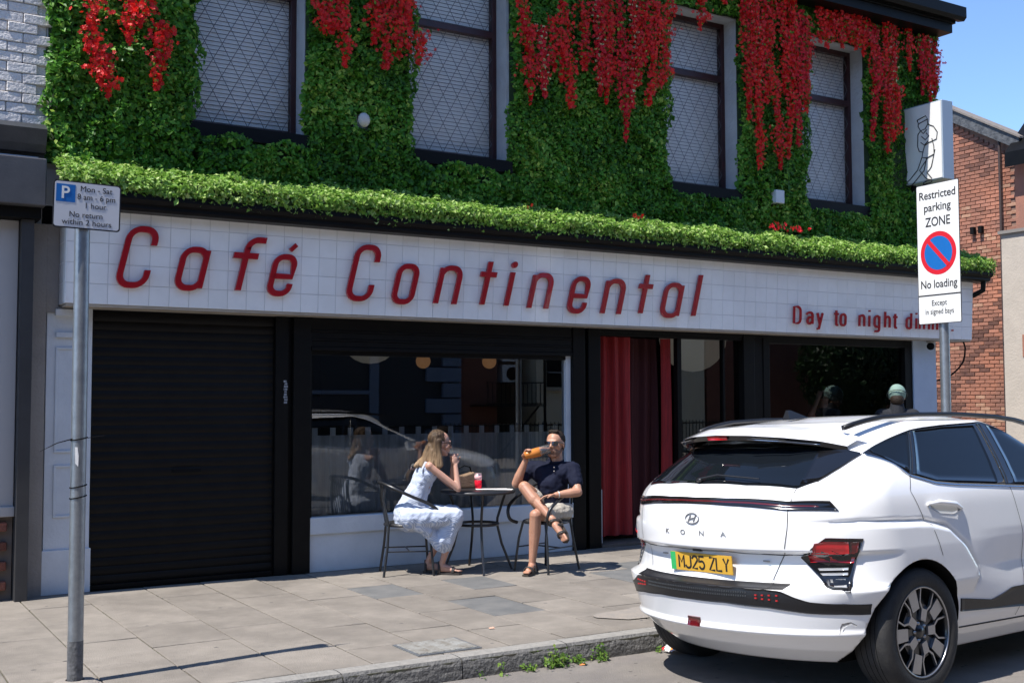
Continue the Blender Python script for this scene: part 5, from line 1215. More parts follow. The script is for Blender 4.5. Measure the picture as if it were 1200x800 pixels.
b=MB(); P=[(-.10,0),(.11,0),(.125,.09),(.10,.155),(-.02,.125),(-.085,.13),(-.11,.07)]; b.prism([(3.25+u,-.21,.742+v) for u,v in P],(0,.08,0)); part('body',b,TAN,hb_,bevel=.015)
part('handle',MB().tube([(3.17,-.18,.86),(3.19,-.18,.93),(3.25,-.18,.955),(3.31,-.18,.94),(3.335,-.18,.875)],.006,6),BLACKM,hb_)
# ---------------------------------------------------------------- inside the cafe
CUR=mat('sheer_grey_curtain',(.42,.45,.48),.9,(.55,.58,.61),ns=3,streak=(14,14,1),alpha=.72)
cf=empty('cafe_curtain',(3.3,.47,.9),'sheer grey half curtain with tabs across the big window','curtain')
b=MB(); xs=np.linspace(1.92,4.74,220); 
V=[(x,.50+.02*math.sin(x*38)+.012*math.sin(x*61+1),z) for z in (.50,.9,1.245) for x in xs]; n=len(xs)
b.add(V,[(j*n+i,j*n+i+1,(j+1)*n+i+1,(j+1)*n+i) for j in range(2) for i in range(n-1)],0,True); part('cloth',b,CUR,cf)
for k in range(16):
    x=1.98+k*.182; part('tab',MB().box((x,.488,1.24),(x+.055,.496,1.32)),CUR,cf)
part('rod',MB().tube([(1.9,.49,1.325),(4.74,.49,1.325)],.008,6),BLACKM,cf)
rc=mat('red_velvet',(.30,.012,.014),.75,(.19,.008,.010),ns=3,streak=(20,20,1)); rc2=mat('shade_toned_velvet',(.045,.004,.006),.8)  # second velvet is a darker copy: doorway shadow put into its colour
def drape(x0,x1,y,z0,z1,amp,fr,m,label):
    t=empty('door_curtain',((x0+x1)/2,y,z0),label,'curtain','red door curtains'); xs=np.linspace(x0,x1,max(20,int((x1-x0)*130))); n=len(xs); V=[]
    for z in np.linspace(z0,z1,8):
        for x in xs: V.append((x+.01*math.sin(z*2+x*9),y+amp*math.sin((x-x0)*fr+.25*math.sin(z*1.7))+.3*amp*math.sin((x-x0)*fr*2.3),z))
    part('cloth',MB().add(V,[(j*n+i,j*n+i+1,(j+1)*n+i+1,(j+1)*n+i) for j in range(7) for i in range(n-1)],0,True),m,t)
drape(5.17,5.68,.42,.10,2.27,.035,36,rc,'wide red velvet curtain at the left of the doorway')
drape(5.64,6.17,.56,.06,2.27,.035,30,rc2,'red curtain coloured dark for shadow in the middle of the doorway')
drape(6.13,6.29,.43,.06,2.27,.03,40,rc,'narrow red velvet curtain at the right of the doorway')
def globe(x,y,z,r,m,label,grp=None):
    t=empty('pendant_lamp',(x,y,z),label,'lamp',grp); part('shade',MB().ell((x,y,z),(r,r,r),24),m,t); part('cord',MB().tube([(x,y,z+r),(x,y,2.62)],.006,5),BLACKM,t)
PAPER=mat('paper_lantern',(.50,.45,.38),.8,emit=.05); AMB=mat('amber_globe',(.50,.24,.10),.4,emit=.13)
globe(3.03,1.5,2.30,.33,PAPER,'large pale paper lantern hanging at the left of the big window')
globe(3.92,2.0,2.03,.085,AMB,'small amber globe lamp inside, left of two','small amber globe lamps')
globe(4.80,2.0,2.04,.085,AMB,'small amber globe lamp inside, right of two','small amber globe lamps')
globe(7.35,1.3,2.35,.42,PAPER,'large pale lantern half hidden behind the doorway post')
lb=empty('wall_sconce',(6.8,2.2,1.9),'small warm brass wall light glinting beyond the red curtain','lamp'); part('bulbs',MB().ell((6.78,2.2,2.0),(.02,.02,.025)).ell((6.84,2.2,1.98),(.02,.02,.025)),mat('warm_bulb',(.9,.6,.25),.4,emit=1.2),lb)
# ---------------------------------------------------------------- weeds and litter by the kerb
WEED=leaf_mat('weed_leaf',(.04,.10,.015),(.12,.22,.03),(.28,.36,.08))
for i,(x,w,hh,nn) in enumerate([(2.03,.12,.09,150),(2.21,.04,.05,40),(2.38,.07,.09,90),(1.84,.05,.05,30),(1.63,.02,.06,12),(1.48,.02,.03,8),(2.86,.04,.03,20)]):
    lab=['largest bushy green weed growing at the foot of the kerb','small low weed between the two bushy kerb weeds','bushy green weed nearest the white car along the kerb','small sprig of weed just left of the largest kerb weed','tiny single weed shoot at the kerb below the metal cover','tiniest leftmost weed seedling at the kerb','flat weed tuft beside the litter near the car tyre'][i]
    t=empty('kerb_weed',(x,-3.56,-.125),lab,'weed','weeds along the kerb')
    c=np.stack([x+rng.normal(0,w*.45,nn),-3.57+rng.normal(0,.03,nn)-.01,-.118+np.abs(rng.normal(0,hh*.5,nn))],1); N_=np.zeros_like(c); N_[:,2]=1; N_[:,1]=-.6
    leaves('leaves',c,N_,.024,WEED,t,off=t.location,aspect=.7)
    s=MB(); 
    for k in range(max(2,nn//14)): 
        a=x+random.gauss(0,w*.35); s.tube([(a*.3+x*.7,-3.555,-.125),(a,-3.575,-.12+hh*.9)],.0018,4)
    part('stems',s,STEM,t)
lt_=empty('crumpled_wrapper',(2.93,-3.66,-.12),'crumpled white and red food wrapper on the road by the far tyre','litter')
b=MB(); V=[];n=9
for j in range(n):
    for i in range(n): u,v=i/(n-1)-.5,j/(n-1)-.5; V.append((2.95+u*.17,-3.66+v*.12,-.112+.05*abs(noise.noise(Vector((u*7,v*7,1))))+.03*(1-4*u*u)))
for j in range(n-1):
    for i in range(n-1): b.add([V[j*n+i],V[j*n+i+1],V[(j+1)*n+i+1],V[(j+1)*n+i]],[(0,1,2,3)],0 if (i+j*2)%7 else (1 if i%2 else 2))
part('wrapper',b,[mat('wrapper_white',(.7,.68,.66),.5),mat('wrapper_orange',(.75,.22,.02),.5),mat('wrapper_red',(.55,.03,.03),.5)],lt_)
for i,(x,y,lab) in enumerate([(2.2,-3.62,'tiny orange scrap of litter in the road beside the kerb weeds'),(1.98,-2.85,'tiny pinkish scrap on the pavement near the metal cover')]):
    t=empty('litter_scrap',(x,y,0),lab,'litter'); z=road_z(y)+.004 if y<-3.5 else .006
    part('scrap',MB().add([(x-.02,y-.01,z),(x+.025,y-.012,z),(x+.02,y+.012,z+.006),(x-.015,y+.01,z+.003)],[(0,1,2,3)]),mat('scrap_%s'%('orange','pink')[i],((.7,.25,.08),(.6,.35,.25))[i],.7),t)
# ---------------------------------------------------------------- people
SKIN=mat('light_tanned_skin',(.46,.245,.16),.48,(.40,.20,.13),ns=9,sub=.12); SKINW=mat('fair_skin',(.52,.30,.22),.48,(.46,.25,.18),ns=9,sub=.12)
NAVY=mat('navy_cotton',(.006,.008,.022),.85,(.009,.012,.029),ns=8,spec=.2,bump=.2,bs=45); STONE=mat('stone_cotton',(.50,.46,.40),.85,(.43,.40,.35),ns=9,bump=.4,bs=40)
DHAIR=mat('dark_brown_hair',(.014,.009,.006),.6,(.028,.018,.012),spec=.2,ns=40,streak=(30,30,4),bump=.5,bs=90)
SUNG=mat('dark_sunglasses',(.006,.005,.005),.08,coat=.8); SAND=mat('dark_leather_sandal',(.03,.026,.024),.5,(.05,.042,.036),ns=20,bump=.2); SOLE=mat('sandal_sole',(.05,.04,.03),.8)
hm=bpy.data.materials.new('ombre_hair'); hm.use_nodes=True; t=hm.node_tree; N=t.nodes; L=t.links
g_=N.new('ShaderNodeNewGeometry'); sx=N.new('ShaderNodeSeparateXYZ'); L.new(g_.outputs['Position'],sx.inputs[0])
mp=N.new('ShaderNodeMapping'); mp.inputs['Scale'].default_value=(60,60,5); no=N.new('ShaderNodeTexNoise'); no.inputs['Scale'].default_value=1.5; no.inputs['Detail'].default_value=5; L.new(g_.outputs['Position'],mp.inputs[0]); L.new(mp.outputs[0],no.inputs['Vector'])
mr=N.new('ShaderNodeMapRange'); mr.inputs[1].default_value=1.20; mr.inputs[2].default_value=.98; L.new(sx.outputs[2],mr.inputs[0])
ad=N.new('ShaderNodeMath'); ad.operation='MULTIPLY_ADD'; ad.inputs[1].default_value=.9; ad.inputs[2].default_value=-.32; L.new(no.outputs[0],ad.inputs[0])
a2=N.new('ShaderNodeMath'); a2.operation='ADD'; a2.use_clamp=True; L.new(ad.outputs[0],a2.inputs[0]); L.new(mr.outputs[0],a2.inputs[1])
cr=N.new('ShaderNodeValToRGB'); cr.color_ramp.elements[0].color=(.035,.020,.012,1); cr.color_ramp.elements[1].color=(.30,.20,.115,1); L.new(a2.outputs[0],cr.inputs[0]); L.new(cr.outputs[0],N['Principled BSDF'].inputs['Base Color']); N['Principled BSDF'].inputs['Roughness'].default_value=.6; N['Principled BSDF'].inputs['Specular IOR Level'].default_value=.25
bu=N.new('ShaderNodeBump'); bu.inputs['Strength'].default_value=.8; bu.inputs['Distance'].default_value=.006; L.new(no.outputs[0],bu.inputs['Height']); L.new(bu.outputs[0],N['Principled BSDF'].inputs['Normal'])
DRS=bpy.data.materials.new('striped_dress'); DRS.use_nodes=True; t=DRS.node_tree; N=t.nodes; L=t.links
tc=N.new('ShaderNodeTexCoord'); wv=N.new('ShaderNodeTexWave'); wv.inputs['Scale'].default_value=40; wv.inputs['Distortion'].default_value=.35; wv.bands_direction='DIAGONAL'; wv.inputs['Detail'].default_value=1; L.new(tc.outputs['Object'],wv.inputs['Vector'])
mx=N.new('ShaderNodeMix'); mx.data_type='RGBA'; mx.inputs[6].default_value=(.62,.66,.74,1); mx.inputs[7].default_value=(.30,.37,.53,1); L.new(wv.outputs['Fac'],mx.inputs[0]); L.new(mx.outputs[2],N['Principled BSDF'].inputs['Base Color']); N['Principled BSDF'].inputs['Roughness'].default_value=.85
no=N.new('ShaderNodeTexNoise'); no.inputs['Scale'].default_value=28; no.inputs['Detail'].default_value=4; L.new(tc.outputs['Object'],no.inputs['Vector']); bu=N.new('ShaderNodeBump'); bu.inputs['Strength'].default_value=.3; bu.inputs['Distance'].default_value=.015; L.new(no.outputs[0],bu.inputs['Height']); L.new(bu.outputs[0],N['Principled BSDF'].inputs['Normal'])
def V3(p): return Vector(p)
def frame_of(d, up=(0,0,1)):
    f=Vector(d).normalized(); l=Vector(up).cross(f).normalized(); u=f.cross(l)
    return Matrix((f,l,u)).transposed()      # columns forward, left, up
def head(c, d, neck, k=1., female=False):
    M=frame_of(d); c=Vector(c); P=lambda x,y,z:c+M@(Vector((x,y,z))*k); e=lambda p,r:('e',P(*p),tuple(v*k for v in r),M); cp=lambda a,b,r0,r1:('c',P(*a),P(*b),r0*k,r1*k)
    j=.9 if female else 1.
    pr=[e((-.012,0,.032),(.098,.076,.090)),e((.030,0,-.030),(.062,.057*j,.085)),e((.066,0,-.093),(.022,.024*j,.020)),
        cp((-.005,.050,-.05),(.060,.022,-.092),.020,.018),cp((-.005,-.050,-.05),(.060,-.022,-.092),.020,.018),
        cp((.090,0,.016),(.110,0,-.020),.007,.0125),cp((.098,.012,-.024),(.098,-.012,-.024),.009,.009),
        cp((.082,.034,.028),(.082,-.034,.028),.013,.013),cp((.092,.017,-.052),(.092,-.017,-.052),.0085,.0085),cp((.088,.014,-.064),(.088,-.014,-.064),.008,.008),
        cp((.060,.045,-.012),(.045,.055,-.03),.020,.018),cp((.060,-.045,-.012),(.045,-.055,-.03),.020,.018),
        e((-.008,.078,-.004),(.017,.008,.029)),e((-.008,-.078,-.004),(.017,.008,.029)),
        ('c',P(-.030,0,-.055),Vector(neck),(.054 if not female else .044)*k,(.062 if not female else .050)*k)]
    return pr,P,M
def glasses(parent,P,k,off,m):
    mb=MB()
    for s in (1,-1):
        pts=[(.103,s*.010,.024),(.104,s*.036,.029),(.090,s*.064,.024),(.088,s*.062,-.004),(.101,s*.036,-.016),(.105,s*.014,-.008)]
        V=[P(*p) for p in pts]; W=[P(p[0]-.006,p[1],p[2]) for p in pts]; n=len(pts)
        fc=[tuple(range(n)),tuple(range(n,2*n))[::-1]]+[(i,n+i,n+(i+1)%n,(i+1)%n) for i in range(n)]
        mb.add(V+W,fc)
        mb.tube([P(.088,s*.064,.020),P(.04,s*.079,.016),P(-.02,s*.083,.006)],.0035*k,6)
    mb.tube([P(.104,.012,.018),P(.104,-.012,.018)],.003*k,5); part('sunglasses',mb,m,parent)
def hand(wrist, fwd, palm_n, thumb_side, curl, k=1., spread=.1):
    """palm and five separate bent fingers; palm_n points out of the palm"""
    f=Vector(fwd).normalized(); n=Vector(palm_n); n=(n-f*n.dot(f)).normalized(); s=f.cross(n).normalized()*thumb_side; w=Vector(wrist); pr=[]
    pc=w+f*.045*k
    pr.append(('e',pc,(.050*k,.012*k*1.1,.040*k),Matrix((f,n,s)).transposed()))
    for i,(o,L_) in enumerate(((.028,.070),(.010,.078),(-.010,.072),(-.028,.058))):
        base=w+f*.078*k+s*o*k; d=(f+s*o*spread*20*.05); p=base; a=0; R=(.0092,.0085,.0078,.007)
        for q,seg in enumerate((.45,.32,.23)):
            a+=curl*(.7,1.,.8)[q]; dirn=(d*math.cos(a)+n*math.sin(a)).normalized(); e=p+dirn*L_*seg*k; pr.append(('c',p,e,R[q]*k,R[q+1]*k)); p=e
    b=w+f*.028*k+s*.030*k; m1=b+(f*.6+s*.75+n*.25).normalized()*.036*k; m2=m1+(f*.8+s*.1+n*(.3+curl*.4)).normalized()*.030*k
    pr+=[('c',w+f*.015*k+s*.012*k,b,.015*k,.013*k),('c',b,m1,.012*k,.0098*k),('c',m1,m2,.0098*k,.008*k)]
    return pr
def foot(heel, fwd, ankle, k=1., pitch=0):
    f=Vector(fwd).normalized(); h=Vector(heel); up=Vector(ankle)-h; up=(up-f*up.dot(f)).normalized(); s=f.cross(up); pr=[]
    pr+=[('c',Vector(ankle),h+up*.035+f*.02,.036*k,.030*k),('c',h+up*.05+f*.04,h+up*.028+f*.15*k,.034*k,.022*k),('c',h+up*.028+f*.02,h+up*.022+f*.15*k,.028*k,.024*k),('c',h+up*.024+f*.13*k-s*.018,h+up*.024+f*.13*k+s*.018,.020*k,.020*k)]
    for i,(o,L_,r) in enumerate(((.028,.052,.0125),(.010,.050,.009),(-.004,.044,.0085),(-.017,.037,.008),(-.029,.028,.0075))):
        b=h+up*.022+f*.165*k+s*o*k*-1; pr.append(('c',b,b+f*L_*k-up*.008,r*1.05*k,r*k))
    return pr,f,s,up,h
def sandal(parent,F_,k,straps,sole=SOLE):
    pr,f,s,up,h=F_
    P=[(-.035,.0),(-.02,.032),(.06,.030),(.15,.046),(.20,.042),(.225,.010),(.215,-.025),(.15,-.042),(.06,-.028),(-.02,-.030)]
    V=[h+f*a*k+s*b*k-up*.0 for a,b in P]; part('sole',MB().prism(V[::-1],-up*.022),sole,parent)
    for (a,hh,w) in straps:
        for da in (0,.012):
            pts=[h+f*(a+da)*k+s*w*math.cos(t)*k+up*(hh*math.sin(t)+.006)*k for t in np.linspace(-.1,math.pi+.1,13)]; part('strap',MB().tube(pts,.0075*k,6),SAND,parent)
# ---- the man in the navy polo shirt
mx_=empty('person',(3.82,-.78,0),'man in navy polo shirt and stone shorts drinking beer, legs crossed, dark sunglasses','person')
fd=Vector((-.80,-.58,.05)); hp,PH,MH=head((3.862,-.818,1.160),fd,(3.888,-.800,.985),1.05)
shR,shL=V3((3.735,-.640,.945)),V3((3.985,-.930,.940)); elR,wrR=V3((3.545,-.640,.800)),V3((3.585,-.745,1.020))
elL,wrL=V3((3.93,-1.09,.735)),V3((3.725,-1.035,.715)); hipR,hipL=V3((3.865,-.680,.560)),V3((3.940,-.835,.550))
knR,anR=V3((3.560,-.760,.775)),V3((3.655,-1.075,.505)); knL,anL=V3((3.575,-.925,.530)),V3((3.565,-.880,.085))
pr=hp+[('c',shR,shL,.050,.050),('c',(shR+shL)/2+Vector((.02,.02,-.02)),(hipR+hipL)/2,.105,.10),
 ('c',shR,elR,.053,.041),('c',elR,elR.lerp(wrR,.3),.043,.044),('c',elR.lerp(wrR,.3),wrR,.044,.026),('c',shL,elL,.053,.041),('c',elL,elL.lerp(wrL,.3),.043,.044),('c',elL.lerp(wrL,.3),wrL,.044,.026),
 ('c',hipR,knR,.088,.057),('c',knR,knR.lerp(anR,.35)+Vector((0,0,-.014)),.055,.057),('c',knR.lerp(anR,.3)+Vector((.01,0,-.014)),anR,.057,.030),
 ('c',hipL,knL,.088,.057),('c',knL,knL.lerp(anL,.35)+Vector((.012,.01,0)),.055,.057),('c',knL.lerp(anL,.3)+Vector((.012,.01,0)),anL,.057,.030)]
glc=V3((3.595,-.790,1.075))
pr+=hand(wrR,(.0,-.25,1.),(.15,-1.,.0),-1,.75,1.0)
pr+=hand(wrL,(-.80,.50,-.10),(-.2,-.1,-1),1,.30,1.)
F1=foot((3.600,-.865,.022),(-.80,-.58,-.02),anL,1.); F2=foot((3.690,-1.115,.500),(.10,-.75,-.62),anR,1.)
F2=foot(anR+Vector((.055,-.02,-.035)),(-.10,-.72,-.68),anR,1.)
pr+=F1[0]+F2[0]
blob('body',pr,.0052,SKIN,mx_,4,off=mx_.location)
mid=(shR+shL)/2; hipc=(hipR+hipL)/2
def folds(a,s): return lambda co,n: n*(a*noise.noise(co*s)+a*.5*noise.noise(co*s*2.3))
sp_=[('c',shR+Vector((-.01,0,-.005)),shL+Vector((.01,0,-.005)),.069,.069),('c',mid+Vector((.015,.015,-.06)),mid.lerp(hipc,.45)+Vector((-.03,-.02,0)),.140,.138),('c',mid.lerp(hipc,.4)+Vector((-.03,-.02,0)),hipc+Vector((0,.0,.03)),.140,.142),
 ('c',mid+(shR-mid)*.55+Vector((0,0,-.05)),mid+(shL-mid)*.55+Vector((0,0,-.05)),.108,.108),
 ('c',shR,shR.lerp(elR,.58),.068,.064),('c',shL,shL.lerp(elL,.60),.068,.066),('c',mid+Vector((.01,.01,.0)),mid+Vector((.01,.01,.055)),.075,.060)]
blob('polo_shirt',sp_,.008,NAVY,mx_,4,off=mx_.location,disp=folds(.009,14))
col=MB(); cc_=V3((3.882,-.808,1.005)); 
pts=[cc_+Vector((.066*math.cos(t),.064*math.sin(t),.012*math.cos(t-.6))) for t in np.linspace(.1,2*math.pi+.1-.01,25)[:-1]]; col.tube(pts,.011,8,closed=True); part('collar',col,NAVY,mx_)
dd_=(mid-hipc).normalized(); 
for k in range(2): part('button',MB().ell(V3((3.800,-.895,.955-.035*k)),(.006,.006,.006),8),STONE,mx_)
sh_=[('c',hipc+Vector((0,0,.02)),hipc+Vector((0,0,-.03)),.125,.13),('c',hipR,hipR.lerp(knR,.60),.098,.080),('c',hipL,hipL.lerp(knL,.66),.100,.084),('c',hipR.lerp(hipL,.2),hipR.lerp(hipL,.8),.11,.11)]
blob('shorts',sh_,.008,STONE,mx_,3,off=mx_.location,disp=folds(.008,18))
e=lambda p,r:('e',PH(*p),tuple(1.05*q for q in r),MH)
blob('hair',[e((-.027,0,.049),(.097,.081,.083)),e((-.055,0,.0),(.058,.074,.075)),('c',PH(.04,.03,.112),PH(.04,-.03,.112),.020,.020)],.0055,DHAIR,mx_,3,off=mx_.location,disp=lambda co,n:n*.004*noise.noise(co*60))
blob('stubble',[e((.036,0,-.060),(.058,.0575,.058)),('c',PH(.0,.056,-.045),PH(.05,.03,-.095),.018,.018),('c',PH(.0,-.056,-.045),PH(.05,-.03,-.095),.018,.018)],.006,mat('short_stubble',(.20,.11,.075),.7),mx_,3,off=mx_.location)
glasses(mx_,PH,1.05,None,SUNG)
sandal(mx_,F1,1.,((.05,.062,.036),(.135,.050,.045),(-.005,.085,.036))); sandal(mx_,F2,1.,((.05,.062,.036),(.135,.050,.045),(-.005,.085,.036)))
wt=MB(); a=wrL.lerp(elL,.12); ax=(elL-wrL).normalized(); u=ax.cross(Vector((0,0,1))).normalized(); v=ax.cross(u)
wt.tube([a+u*.029*math.cos(t)+v*.029*math.sin(t) for t in np.linspace(0,2*math.pi,19)[:-1]],.006,6,closed=True); part('watch',wt,mat('pale_watch',(.6,.6,.58),.3,metal=.6),mx_)
# beer glass tilted at the lips
bg_=empty('beer_glass',tuple(glc),'half-full glass of amber beer tilted to the lips of the man','drink')
ax=(V3(PH(.108,0,-.050))+Vector((.0,-.0,.012))-glc).normalized(); Mg=Vector((0,0,1)).rotation_difference(ax).to_matrix().to_4x4()
def lathe_at(prof,M,c,seg=22):
    t=MB().lathe(prof,seg=seg); return MB().add([Vector(c)+(M@Vector(v)) for v in t.v],t.f,0,True)
L0=(V3(PH(.108,0,-.050))-glc).length
part('glass',lathe_at([(.001,-.045),(.031,-.045),(.033,-.02),(.042,.03),(.047,L0-.004),(.0455,L0-.004),(.0405,.03),(.0315,-.02),(.030,-.040),(.001,-.040)],Mg,glc),GLS,bg_)
part('beer',lathe_at([(.001,-.0455),(.0316,-.0455),(.0336,-.02),(.0426,.03),(.0442,L0*.50),(.001,L0*.60)],Mg,glc),liquid('amber_beer',(.55,.20,.05)),bg_)
# ---- the woman in the pale striped dress
wx=empty('person',(2.72,-.42,0),'woman with long blonde-tipped hair in a pale blue striped dress, elbows on the table','person')
hp,PW,MW=head((2.822,-.505,1.180),(.96,-.16,-.10),(2.765,-.455,1.02),.95,True)
shR,shL=V3((2.690,-.545,.985)),V3((2.800,-.300,.985)); elR,wrR=V3((2.925,-.650,.782)),V3((2.935,-.585,.985)); elL,wrL=V3((3.000,-.400,.782)),V3((2.955,-.500,1.000))
hipR,hipL=V3((2.560,-.410,.530)),V3((2.600,-.255,.530)); knR,anR=V3((2.945,-.615,.535)),V3((2.850,-.480,.095)); knL,anL=V3((2.990,-.440,.530)),V3((2.790,-.320,.095))
hipc=(hipR+hipL)/2; mid=(shR+shL)/2
pr=hp+[('c',shR,shL,.040,.040),('c',mid+Vector((0,0,-.03)),hipc,.085,.09),('c',shR,elR,.036,.031),('c',elR,wrR,.032,.021),('c',shL,elL,.036,.031),('c',elL,wrL,.032,.021),
 ('c',hipR,knR,.072,.050),('c',knR,knR.lerp(anR,.35)+Vector((-.015,0,0)),.048,.047),('c',knR.lerp(anR,.3)+Vector((-.015,0,0)),anR,.047,.026),
 ('c',hipL,knL,.072,.050),('c',knL,knL.lerp(anL,.35)+Vector((-.015,0,0)),.048,.047),('c',knL.lerp(anL,.3)+Vector((-.015,0,0)),anL,.047,.026)]
pr+=hand(wrR,(-.02,.15,1.),(-.2,1.,0),-1,.85,.88)+hand(wrL,(.02,-.2,1.),(-.2,-1,0),1,.85,.88)
F3=foot((2.835,-.470,.020),(.80,-.60,0),anR,.90); F4=foot((2.775,-.315,.020),(.85,-.50,0),anL,.90); pr+=F3[0]+F4[0]
blob('body',pr,.0052,SKINW,wx,4,off=wx.location)
up_=(mid-hipc).normalized()
dr=[('c',mid+Vector((-.012,0,-.045)),mid.lerp(hipc,.45),.105,.098),('c',mid+(shR-mid)*.5+Vector((0,0,-.07)),mid+(shL-mid)*.5+Vector((0,0,-.07)),.075,.075),('c',mid.lerp(hipc,.45),hipc+Vector((.0,0,.02)),.098,.128),
 ('c',shR+Vector((-.01,.035,-.03)),shR+Vector((-.0,.04,.018)),.028,.020),('c',shL+Vector((-.01,-.035,-.03)),shL+Vector((-.0,-.04,.018)),.028,.020),
 ('c',hipR+Vector((0,-.02,-.01)),knR+Vector((-.015,0,-.0)),.108,.074),('c',hipL,knL+Vector((-.015,0,0)),.105,.074),('c',hipc+Vector((.0,0,-.02)),(knR+knL)/2+Vector((-.03,0,-.01)),.130,.105),('c',(knR+knL)/2+Vector((-.04,-.02,-.03)),V3((2.845,-.525,.31)),.095,.082),
 ('c',hipR+Vector((.03,-.04,-.02)),V3((2.70,-.50,.40)),.095,.050),('c',(knR+knL)/2+Vector((-.05,0,-.02)),V3((2.865,-.50,.26)),.085,.070),('c',V3((2.70,-.45,.44)),V3((2.82,-.50,.27)),.07,.062),('c',knR+Vector((-.03,0,-.04)),V3((2.87,-.55,.27)),.062,.045)]
blob('dress',dr,.008,DRS,wx,3,off=wx.location,disp=lambda co,n: n*(.011*noise.noise(Vector((co.x*16,co.y*16,co.z*5)))+.006*noise.noise(co*30)))
for s,sh in ((1,shR),(-1,shL)): part('dress_strap',MB().tube([sh+Vector((-.055,.04*s,-.04)),sh+Vector((-.02,.035*s,.03)),sh+Vector((.04,.03*s,.01)),sh+Vector((.07,.03*s,-.05))],.013,6),DRS,wx)
e=lambda p,r:('e',PW(*p),tuple(.95*q for q in r),MW)
hr=[e((-.036,0,.045),(.094,.086,.090)),e((-.050,0,-.02),(.068,.082,.10)),('c',PW(-.045,-.055,.02),PW(-.050,-.060,-.12),.045,.040),('c',PW(-.055,.055,.02),PW(-.09,.050,-.13),.045,.040),
 ('c',PW(-.050,-.060,-.10),V3((2.765,-.575,.985)),.042,.028),('c',PW(-.04,-.075,-.03),V3((2.785,-.585,.995)),.024,.024),('c',PW(-.09,.0,-.05),V3((2.665,-.470,.99)),.055,.036),('c',PW(-.08,.03,-.10),V3((2.62,-.42,.985)),.04,.024),('c',PW(-.08,-.03,-.08),V3((2.705,-.545,.965)),.045,.022)]
blob('hair',hr,.006,hm,wx,3,off=wx.location,disp=lambda co,n:n*(.007*noise.noise(Vector((co.x*70,co.y*70,co.z*9)))))
glasses(wx,PW,.95,None,SUNG)
BS=[((.03,.075,.034),),]
sandal(wx,F3,.9,((.13,.045,.042),(-.01,.10,.036)),SAND); sandal(wx,F4,.9,((.13,.045,.042),(-.01,.10,.036)),SAND)
# ---- customers inside, seen through the right window
c1=empty('person',(9.35,.95,0),'person with short dark hair in a dark top inside the right window, forearm raised','person')
DKC=mat('black_cotton',(.010,.012,.018),.85,bump=.3)
hp,PC,MC=head((9.30,.98,1.64),(.2,1.,.0),(9.28,.98,1.46),1.)
a_=V3((9.05,.92,1.38));b_=V3((9.52,1.02,1.38))
pr=hp+[('c',a_,b_,.06,.06),('c',(a_+b_)/2+Vector((0,0,-.1)),V3((9.28,1,.85)),.15,.15),('c',a_,V3((8.84,.80,1.30)),.05,.042),('c',V3((8.84,.80,1.30)),V3((9.06,.84,1.60)),.046,.030)]+hand((9.06,.84,1.60),(.4,.1,.6),(.6,.6,-.2),1,.5,1.)
blob('body',pr,.010,SKIN,c1,4,off=c1.location)
blob('top',[('c',a_,b_,.085,.085),('c',(a_+b_)/2+Vector((0,0,-.08)),V3((9.28,1,.85)),.19,.19)],.014,DKC,c1,4,off=c1.location)
blob('hair',[('e',PC(-.02,0,.03),(.108,.090,.102),MC)],.009,DHAIR,c1,3,off=c1.location)
c2=empty('person',(9.36,-.16,0),'person in pale green cap and dark top standing outside before the right window','person')
hp,PD,MD=head((9.345,-.185,1.600),(.70,.60,-.45),(9.31,-.21,1.47),1.12)
s1_,s2_=V3((9.18,-.08,1.38)),V3((9.50,-.30,1.38)); hc_=V3((9.34,-.19,.92))
leg1,leg2=V3((9.25,-.12,.06)),V3((9.43,-.28,.06))
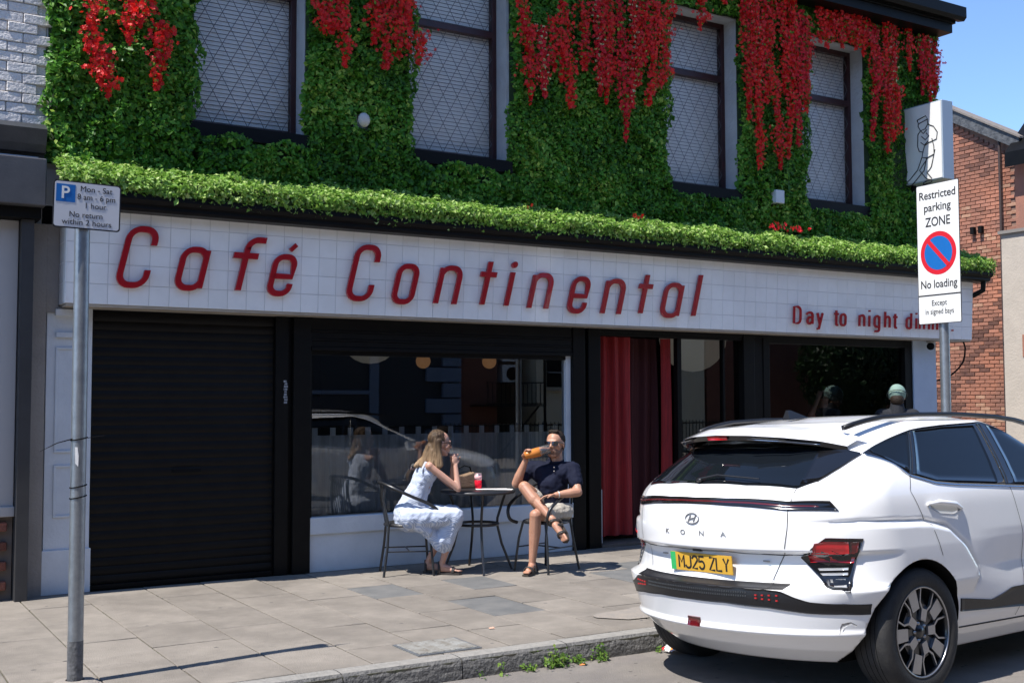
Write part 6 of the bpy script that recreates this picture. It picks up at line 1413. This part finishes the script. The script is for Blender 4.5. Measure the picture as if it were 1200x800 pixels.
pr=hp+[('c',s1_,s2_,.06,.06),('c',(s1_+s2_)/2+Vector((0,0,-.1)),hc_,.13,.12),('c',s1_,V3((9.22,-.02,1.10)),.046,.038),('c',V3((9.22,-.02,1.10)),V3((9.40,.0,.98)),.038,.026),('c',s2_,V3((9.58,-.34,1.10)),.046,.038),('c',V3((9.58,-.34,1.10)),V3((9.60,-.22,.90)),.038,.026),
 ('c',hc_+Vector((-.06,.05,0)),V3((9.26,-.13,.50)),.085,.055),('c',V3((9.26,-.13,.50)),leg1,.052,.034),('c',hc_+Vector((.06,-.05,0)),V3((9.43,-.27,.50)),.085,.055),('c',V3((9.43,-.27,.50)),leg2,.052,.034)]
pr+=hand((9.40,.0,.98),(1,.1,-.4),(0,-1,0),1,.5,1.)+hand((9.60,-.22,.90),(.2,.3,-1),(-1,0,0),1,.4,1.)
blob('body',pr,.009,SKIN,c2,4,off=c2.location)
blob('top',[('c',V3((9.31,-.21,1.40)),V3((9.315,-.21,1.51)),.10,.082),('c',s1_,s2_,.085,.085),('c',(s1_+s2_)/2+Vector((0,0,-.1)),hc_,.155,.145),('c',s1_,s1_.lerp(V3((9.22,-.02,1.10)),.6),.066,.06),('c',s2_,s2_.lerp(V3((9.58,-.34,1.10)),.6),.066,.06)],.011,DKC,c2,4,off=c2.location)
blob('trousers',[('c',hc_+Vector((-.06,.05,0)),V3((9.26,-.13,.50)),.11,.08),('c',V3((9.26,-.13,.50)),leg1+Vector((0,0,.04)),.075,.06),('c',hc_+Vector((.06,-.05,0)),V3((9.43,-.27,.50)),.11,.08),('c',V3((9.43,-.27,.50)),leg2+Vector((0,0,.04)),.075,.06)],.011,DKC,c2,4,off=c2.location)
for q in (leg1,leg2): part('shoe',MB().ell(q+Vector((.05,.04,-.012)),(.13,.055,.045),12,M=Matrix.Rotation(.7,3,'Z')),BLACKM,c2)
CAP=mat('sage_green_cap',(.19,.29,.25),.8,bump=.2)
blob('cap',[('e',PD(-.016,0,.040),(.128,.108,.118),MD),('c',PD(.10,.035,.020),PD(.10,-.035,.020),.016,.016),('c',PD(-.10,.045,.010),PD(-.10,-.045,.010),.018,.018)],.007,CAP,c2,3,off=c2.location)
blob('hair',[('e',PD(-.045,0,-.045),(.070,.082,.085),MD)],.009,DHAIR,c2,3,off=c2.location)
part('cap_band',MB().tube([PD(-.016+.128*math.cos(t),.108*math.sin(t),.022) for t in np.linspace(0,2*math.pi,25)[:-1]],.005,6,closed=True),mat('dark_cap_strap',(.05,.06,.055),.7),c2)
